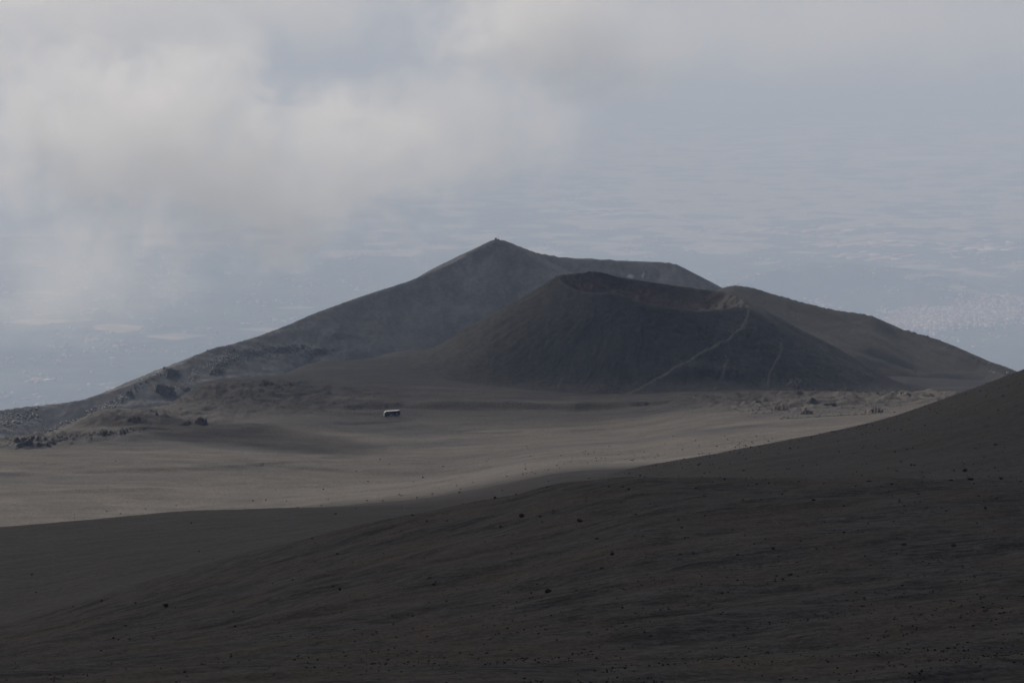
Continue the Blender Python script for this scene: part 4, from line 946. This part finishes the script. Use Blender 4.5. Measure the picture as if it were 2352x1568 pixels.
for s_ in (-1, 1):
    for i in range(6):
        wn = boxpart('window', (2.55 - i * 1.18, s_ * 1.262, 2.35), (1.06, 0.03, 0.82), glass, bus)
        boxpart('window_frame', (2.55 - i * 1.18, s_ * 1.256, 1.91), (1.1, 0.03, 0.05), rubber, wn)
    m_ = boxpart('mirror', (4.2, s_ * 1.5, 2.2), (0.12, 0.2, 0.42), rubber, bus, None, 0.02); boxpart('mirror_arm', (4.12, s_ * 1.36, 2.4), (0.05, 0.24, 0.05), rubber, m_)
    boxpart('skirt', (-0.1, s_ * 1.2, 0.72), (3.0, 0.06, 0.34), navy, bus)
    for x in (2.75, -2.4):
        wh = empty('wheel', (x, s_ * 1.02, 0.56)); wh.parent = bus
        bm = bmesh.new(); add_cyl(bm, (0, -0.19, 0), (0, 0.19, 0), 0.56, None, 24); bm_obj('tyre', bm, rubber, wh)
        bm = bmesh.new(); add_cyl(bm, (0, -0.21, 0), (0, 0.21, 0), 0.30, None, 16); bm_obj('rim', bm, steel, wh)
dr = boxpart('door', (3.45, 1.263, 1.75), (0.72, 0.03, 1.9), glass, bus); boxpart('handle', (3.2, 1.29, 1.6), (0.04, 0.04, 0.2), steel, dr)
# side facing the viewer is the bus's left (+Y local): pale lettering and a red and white emblem
gl = []
for i in range(7): gl.append(boxpart('lettering', (1.15 - i * 0.2, 1.275, 1.28 - 0.01 * i), (0.13, 0.02, 0.26 if i % 2 else 0.2), white, bus, Euler((0, 0.15, 0))))
boxpart('lettering', (-0.75, 1.275, 1.36), (0.17, 0.02, 0.17), white, bus, Euler((0, 0.78, 0)))
em = boxpart('emblem', (-2.62, 1.276, 1.72), (0.16, 0.02, 0.95), white, bus, Euler((0, 0.42, 0)))
boxpart('emblem_stroke', (-2.28, 1.28, 1.85), (0.16, 0.02, 0.6), redp, bus, Euler((0, -0.42, 0)))
boxpart('emblem_dot', (-2.22, 1.278, 1.42), (0.24, 0.02, 0.24), white, bus)

# ------------------------------------------------------------------ summit hut and mast
stone = plain_material('hut_stone', (0.10, 0.10, 0.105), 0.9, 0.3, 3.0)
sheetm = plain_material('roof_sheet', (0.16, 0.15, 0.17), 0.7, 0.2, 3.0)
def ridge_pt(xd, r0, r1):
    th = float(ray(xd, 560)[0]); rr = np.linspace(r0, r1, 400); x, y = rr * np.sin(th), rr * np.cos(th); z = ground_z(x, y); td = (CAM_Z - z) / rr
    k = int(np.argmin(td)); return Vector((x[k], y[k], z[k]))
hp = ridge_pt(full(1983, 0)[0], 2380, 2480)
hut = empty('hut', hp); tag(hut, 'small square hut on the pointed summit', 'hut')
boxpart('wall', (0, 0, 0.75), (1.8, 1.8, 2.1), stone, hut); boxpart('roof', (0, 0, 1.86), (2.0, 2.0, 0.12), sheetm, hut)
d_ = boxpart('door', (0.1, -0.915, 0.6), (0.55, 0.03, 1.25), sheetm, hut); boxpart('handle', (0.28, -0.94, 0.6), (0.05, 0.03, 0.05), steel, d_)
bm = bmesh.new(); add_box(bm, (1.15, 0, 0.2), (0.6, 1.2, 0.9), Euler((0, 0.35, 0))); bm_obj('side_wall', bm, stone, hut)
mp = ridge_pt(full(1991.5, 0)[0], 2380, 2480)
mast = empty('antenna_mast', mp); tag(mast, 'thin antenna mast beside the summit hut', 'mast')
bm = bmesh.new(); add_cyl(bm, (0, 0, -0.3), (0, 0, 3.7), 0.16, 0.10, 8); bm_obj('pole', bm, steel, mast)
boxpart('equipment_box', (0.5, 0, 0.25), (0.9, 0.7, 0.75), sheetm, mast); boxpart('antenna', (0.12, 0, 3.2), (0.12, 0.3, 0.6), steel, mast)

# ------------------------------------------------------------------ lift pylon, cabin, railing and stakes at the right end
pp_ = hit(*full(3957, 1487), rmin=1500)
pyl = empty('lift_pylon', pp_); tag(pyl, 'thin lift pylon standing below the right skyline', 'pylon')
bm = bmesh.new(); add_cyl(bm, (0, 0, -0.4), (0, 0, 5.8), 0.2, 0.13, 10); bm_obj('pole', bm, plain_material('pylon_steel', (0.05, 0.055, 0.06), 0.6, 0.1, 2.0), pyl)
yel = plain_material('pale_yellow_paint', (0.45, 0.45, 0.30), 0.6, 0.1, 2.0)
boxpart('crossarm', (0, 0, 5.75), (1.5, 0.2, 0.16), yel, pyl)
for x in (-0.7, 0.7): boxpart('sheave', (x, 0, 5.6), (0.12, 0.9, 0.18), yel, pyl)
boxpart('ladder', (0.22, 0, 2.6), (0.05, 0.3, 5.2), steel, pyl)
wpaint = plain_material('white_paint', (0.75, 0.76, 0.76), 0.6, 0.1, 2.0)
for i, (x, y) in enumerate(((3958, 1489), (3962.5, 1489), (3966, 1489), (3970, 1491), (3974, 1494), (3979, 1491))):
    q = hit(*full(x, y), rmin=1500); bm = bmesh.new(); add_cyl(bm, (0, 0, -0.2), (0, 0, 0.9), 0.13, 0.11, 8); add_box(bm, (0, 0, 0.95), (0.3, 0.12, 0.25), None, 0.02)
    o = bm_obj('marker_stake', bm, wpaint); o.location = q; tag(o, ('first', 'second', 'third', 'fourth', 'fifth', 'sixth')[i] + ' short white stake from the left beside the lift pylon', 'stake', 'white stakes by the lift pylon')
q = hit(*full(4030, 1493), rmin=1500)
cab = empty('cabin', q); tag(cab, 'tiny white cabin on the skyline at the far right', 'cabin')
boxpart('wall', (0, 0, 0.5), (1.2, 1.2, 1.3), wpaint, cab); boxpart('roof', (0, 0, 1.2), (1.4, 1.4, 0.1), sheetm, cab); boxpart('window', (0, -0.61, 0.7), (0.4, 0.03, 0.35), glass, cab)
rl_ = empty('railing', hit(*full(4042, 1495), rmin=1500)); tag(rl_, 'grey metal railing right of the tiny white cabin', 'railing')
for i in range(5): boxpart('post', (-1.4 + i * 0.7, 0, 0.4), (0.08, 0.08, 1.3), steel, rl_)
for z in (0.55, 1.0): boxpart('rail', (0, 0, z), (2.9, 0.06, 0.07), steel, rl_)

# ------------------------------------------------------------------ marker poles on the plain and ridges
wood = plain_material('pole_wood', (0.11, 0.10, 0.09), 0.8, 0.2, 3.0)
for x, y, h_, lab in ((1630, 1660, 2.6, 'thin marker pole on the plain just right of the bus'), (1408, 1668, 2.0, 'thin marker pole on the plain well left of the bus'),
                      (1322, 1678, 2.2, 'thin leaning marker pole far left of the bus'), (692, 1738, 2.0, 'right one of two marker poles below the jagged pale mound'),
                      (628, 1738, 2.0, 'left one of two marker poles below the jagged pale mound'), (296, 2079, 3.0, 'marker pole at the left where the slope hides the plain'),
                      (2578, 1641, 2.0, 'marker pole on the plain in front of the crater hill'), (2458, 1646, 1.3, 'short dark topped marker on the plain in front of the crater hill'),
                      (2895, 1683, 2.6, 'marker pole on the plain left of the right lava field')):
    q = hit(*full(x, y)); bm = bmesh.new(); add_cyl(bm, (0, 0, -0.3), (0, 0, h_), 0.07, 0.06, 8); add_box(bm, (0, 0, h_ - 0.12), (0.22, 0.05, 0.2))
    o = bm_obj('marker_pole', bm, wood); o.location = q; o.rotation_euler = (rnd.uniform(-0.05, 0.05), rnd.uniform(-0.08, 0.08), 0); tag(o, lab, 'pole')
for xd, r0, r1, lab in ((full(2509, 0)[0], 2420, 2500, 'short pole on the flat skyline right of the summit'), (full(2954, 0)[0], 1990, 2060, 'short pole on the rounded hump right of the crater')):
    q = ridge_pt(xd, r0, r1); bm = bmesh.new(); add_cyl(bm, (0, 0, -0.3), (0, 0, 1.6), 0.1, 0.09, 8); add_box(bm, (0, 0, 1.5), (0.3, 0.06, 0.3))
    o = bm_obj('marker_pole', bm, wood); o.location = q; tag(o, lab, 'pole')

# ------------------------------------------------------------------ a walker by the lava field
q = hit(*full(3315, 1563), rmin=1400)
bm = bmesh.new(); lay = bm.verts.layers.skin.verify()
J = {'pelvis': (0, 0, 0.92, .15, .12), 'chest': (0, .03, 1.28, .19, .13), 'neck': (0, .03, 1.48, .06, .06), 'head': (0, .05, 1.62, .105, .115), 'top': (0, .04, 1.72, .07, .08),
     'hl': (-.09, 0, .86, .10, .10), 'kl': (-.10, .14, .48, .07, .07), 'al': (-.10, .02, .08, .05, .05), 'tl': (-.10, .17, .04, .04, .04),
     'hr': (.09, 0, .86, .10, .10), 'kr': (.10, -.02, .48, .07, .07), 'ar': (.10, -.25, .10, .05, .05), 'tr': (.10, -.10, .04, .04, .04),
     'sl': (-.2, .03, 1.4, .065, .065), 'el': (-.27, -.05, 1.12, .05, .05), 'wl': (-.26, .12, .92, .035, .035), 'fl': (-.25, .18, .84, .04, .025),
     'sr': (.2, .03, 1.4, .065, .065), 'er': (.27, .0, 1.12, .05, .05), 'wr': (.26, .16, .95, .035, .035), 'fr': (.25, .23, .88, .04, .025)}
vv = {}
for k, (x, y, z, ra, rb2) in J.items(): vv[k] = bm.verts.new((x, y, z)); vv[k][lay].radius = (ra, rb2)
for a2, b2 in (('pelvis', 'chest'), ('chest', 'neck'), ('neck', 'head'), ('head', 'top'), ('pelvis', 'hl'), ('hl', 'kl'), ('kl', 'al'), ('al', 'tl'), ('pelvis', 'hr'), ('hr', 'kr'), ('kr', 'ar'), ('ar', 'tr'),
               ('chest', 'sl'), ('sl', 'el'), ('el', 'wl'), ('wl', 'fl'), ('chest', 'sr'), ('sr', 'er'), ('er', 'wr'), ('wr', 'fr')): bm.edges.new((vv[a2], vv[b2]))
vv['pelvis'][lay].use_root = True
cloth = plain_material('dark_clothes', (0.03, 0.03, 0.035), 0.9, 0.2, 3.0)
o = bm_obj('person', bm, cloth); o.modifiers.new('skin', 'SKIN'); sm_ = o.modifiers.new('sub', 'SUBSURF'); sm_.levels = 1; sm_.render_levels = 1
o.location = q; o.rotation_euler = (0, 0, 1.9); tag(o, 'person in dark clothes walking behind the right lava field', 'person')
bm = bmesh.new(); bmesh.ops.create_uvsphere(bm, u_segments=12, v_segments=8, radius=0.13)
for v_ in bm.verts: v_.co = Vector((v_.co.x, v_.co.y + 0.05, v_.co.z * 0.7 + 1.69))
bm_obj('hat', bm, wpaint, o)

# ------------------------------------------------------------------ steam from the crater rim
def steam(xf, yf, r, hw, hh, dens, seed, label, rot=0.0):
    o = cloud(*full(xf, yf), r, hw, hh, 5.0, dens, 1.2, seed, label, 0.22, 0.6, rot); o.name = 'steam'; return o
steam(2522, 1106, 1742, 13, 8, 0.05, 21, 'wisp of white steam on the far rim of the crater')
steam(2572, 1098, 1742, 5, 14, 0.035, 22, 'thin upright plume of steam right of the steam wisp', 0.2)
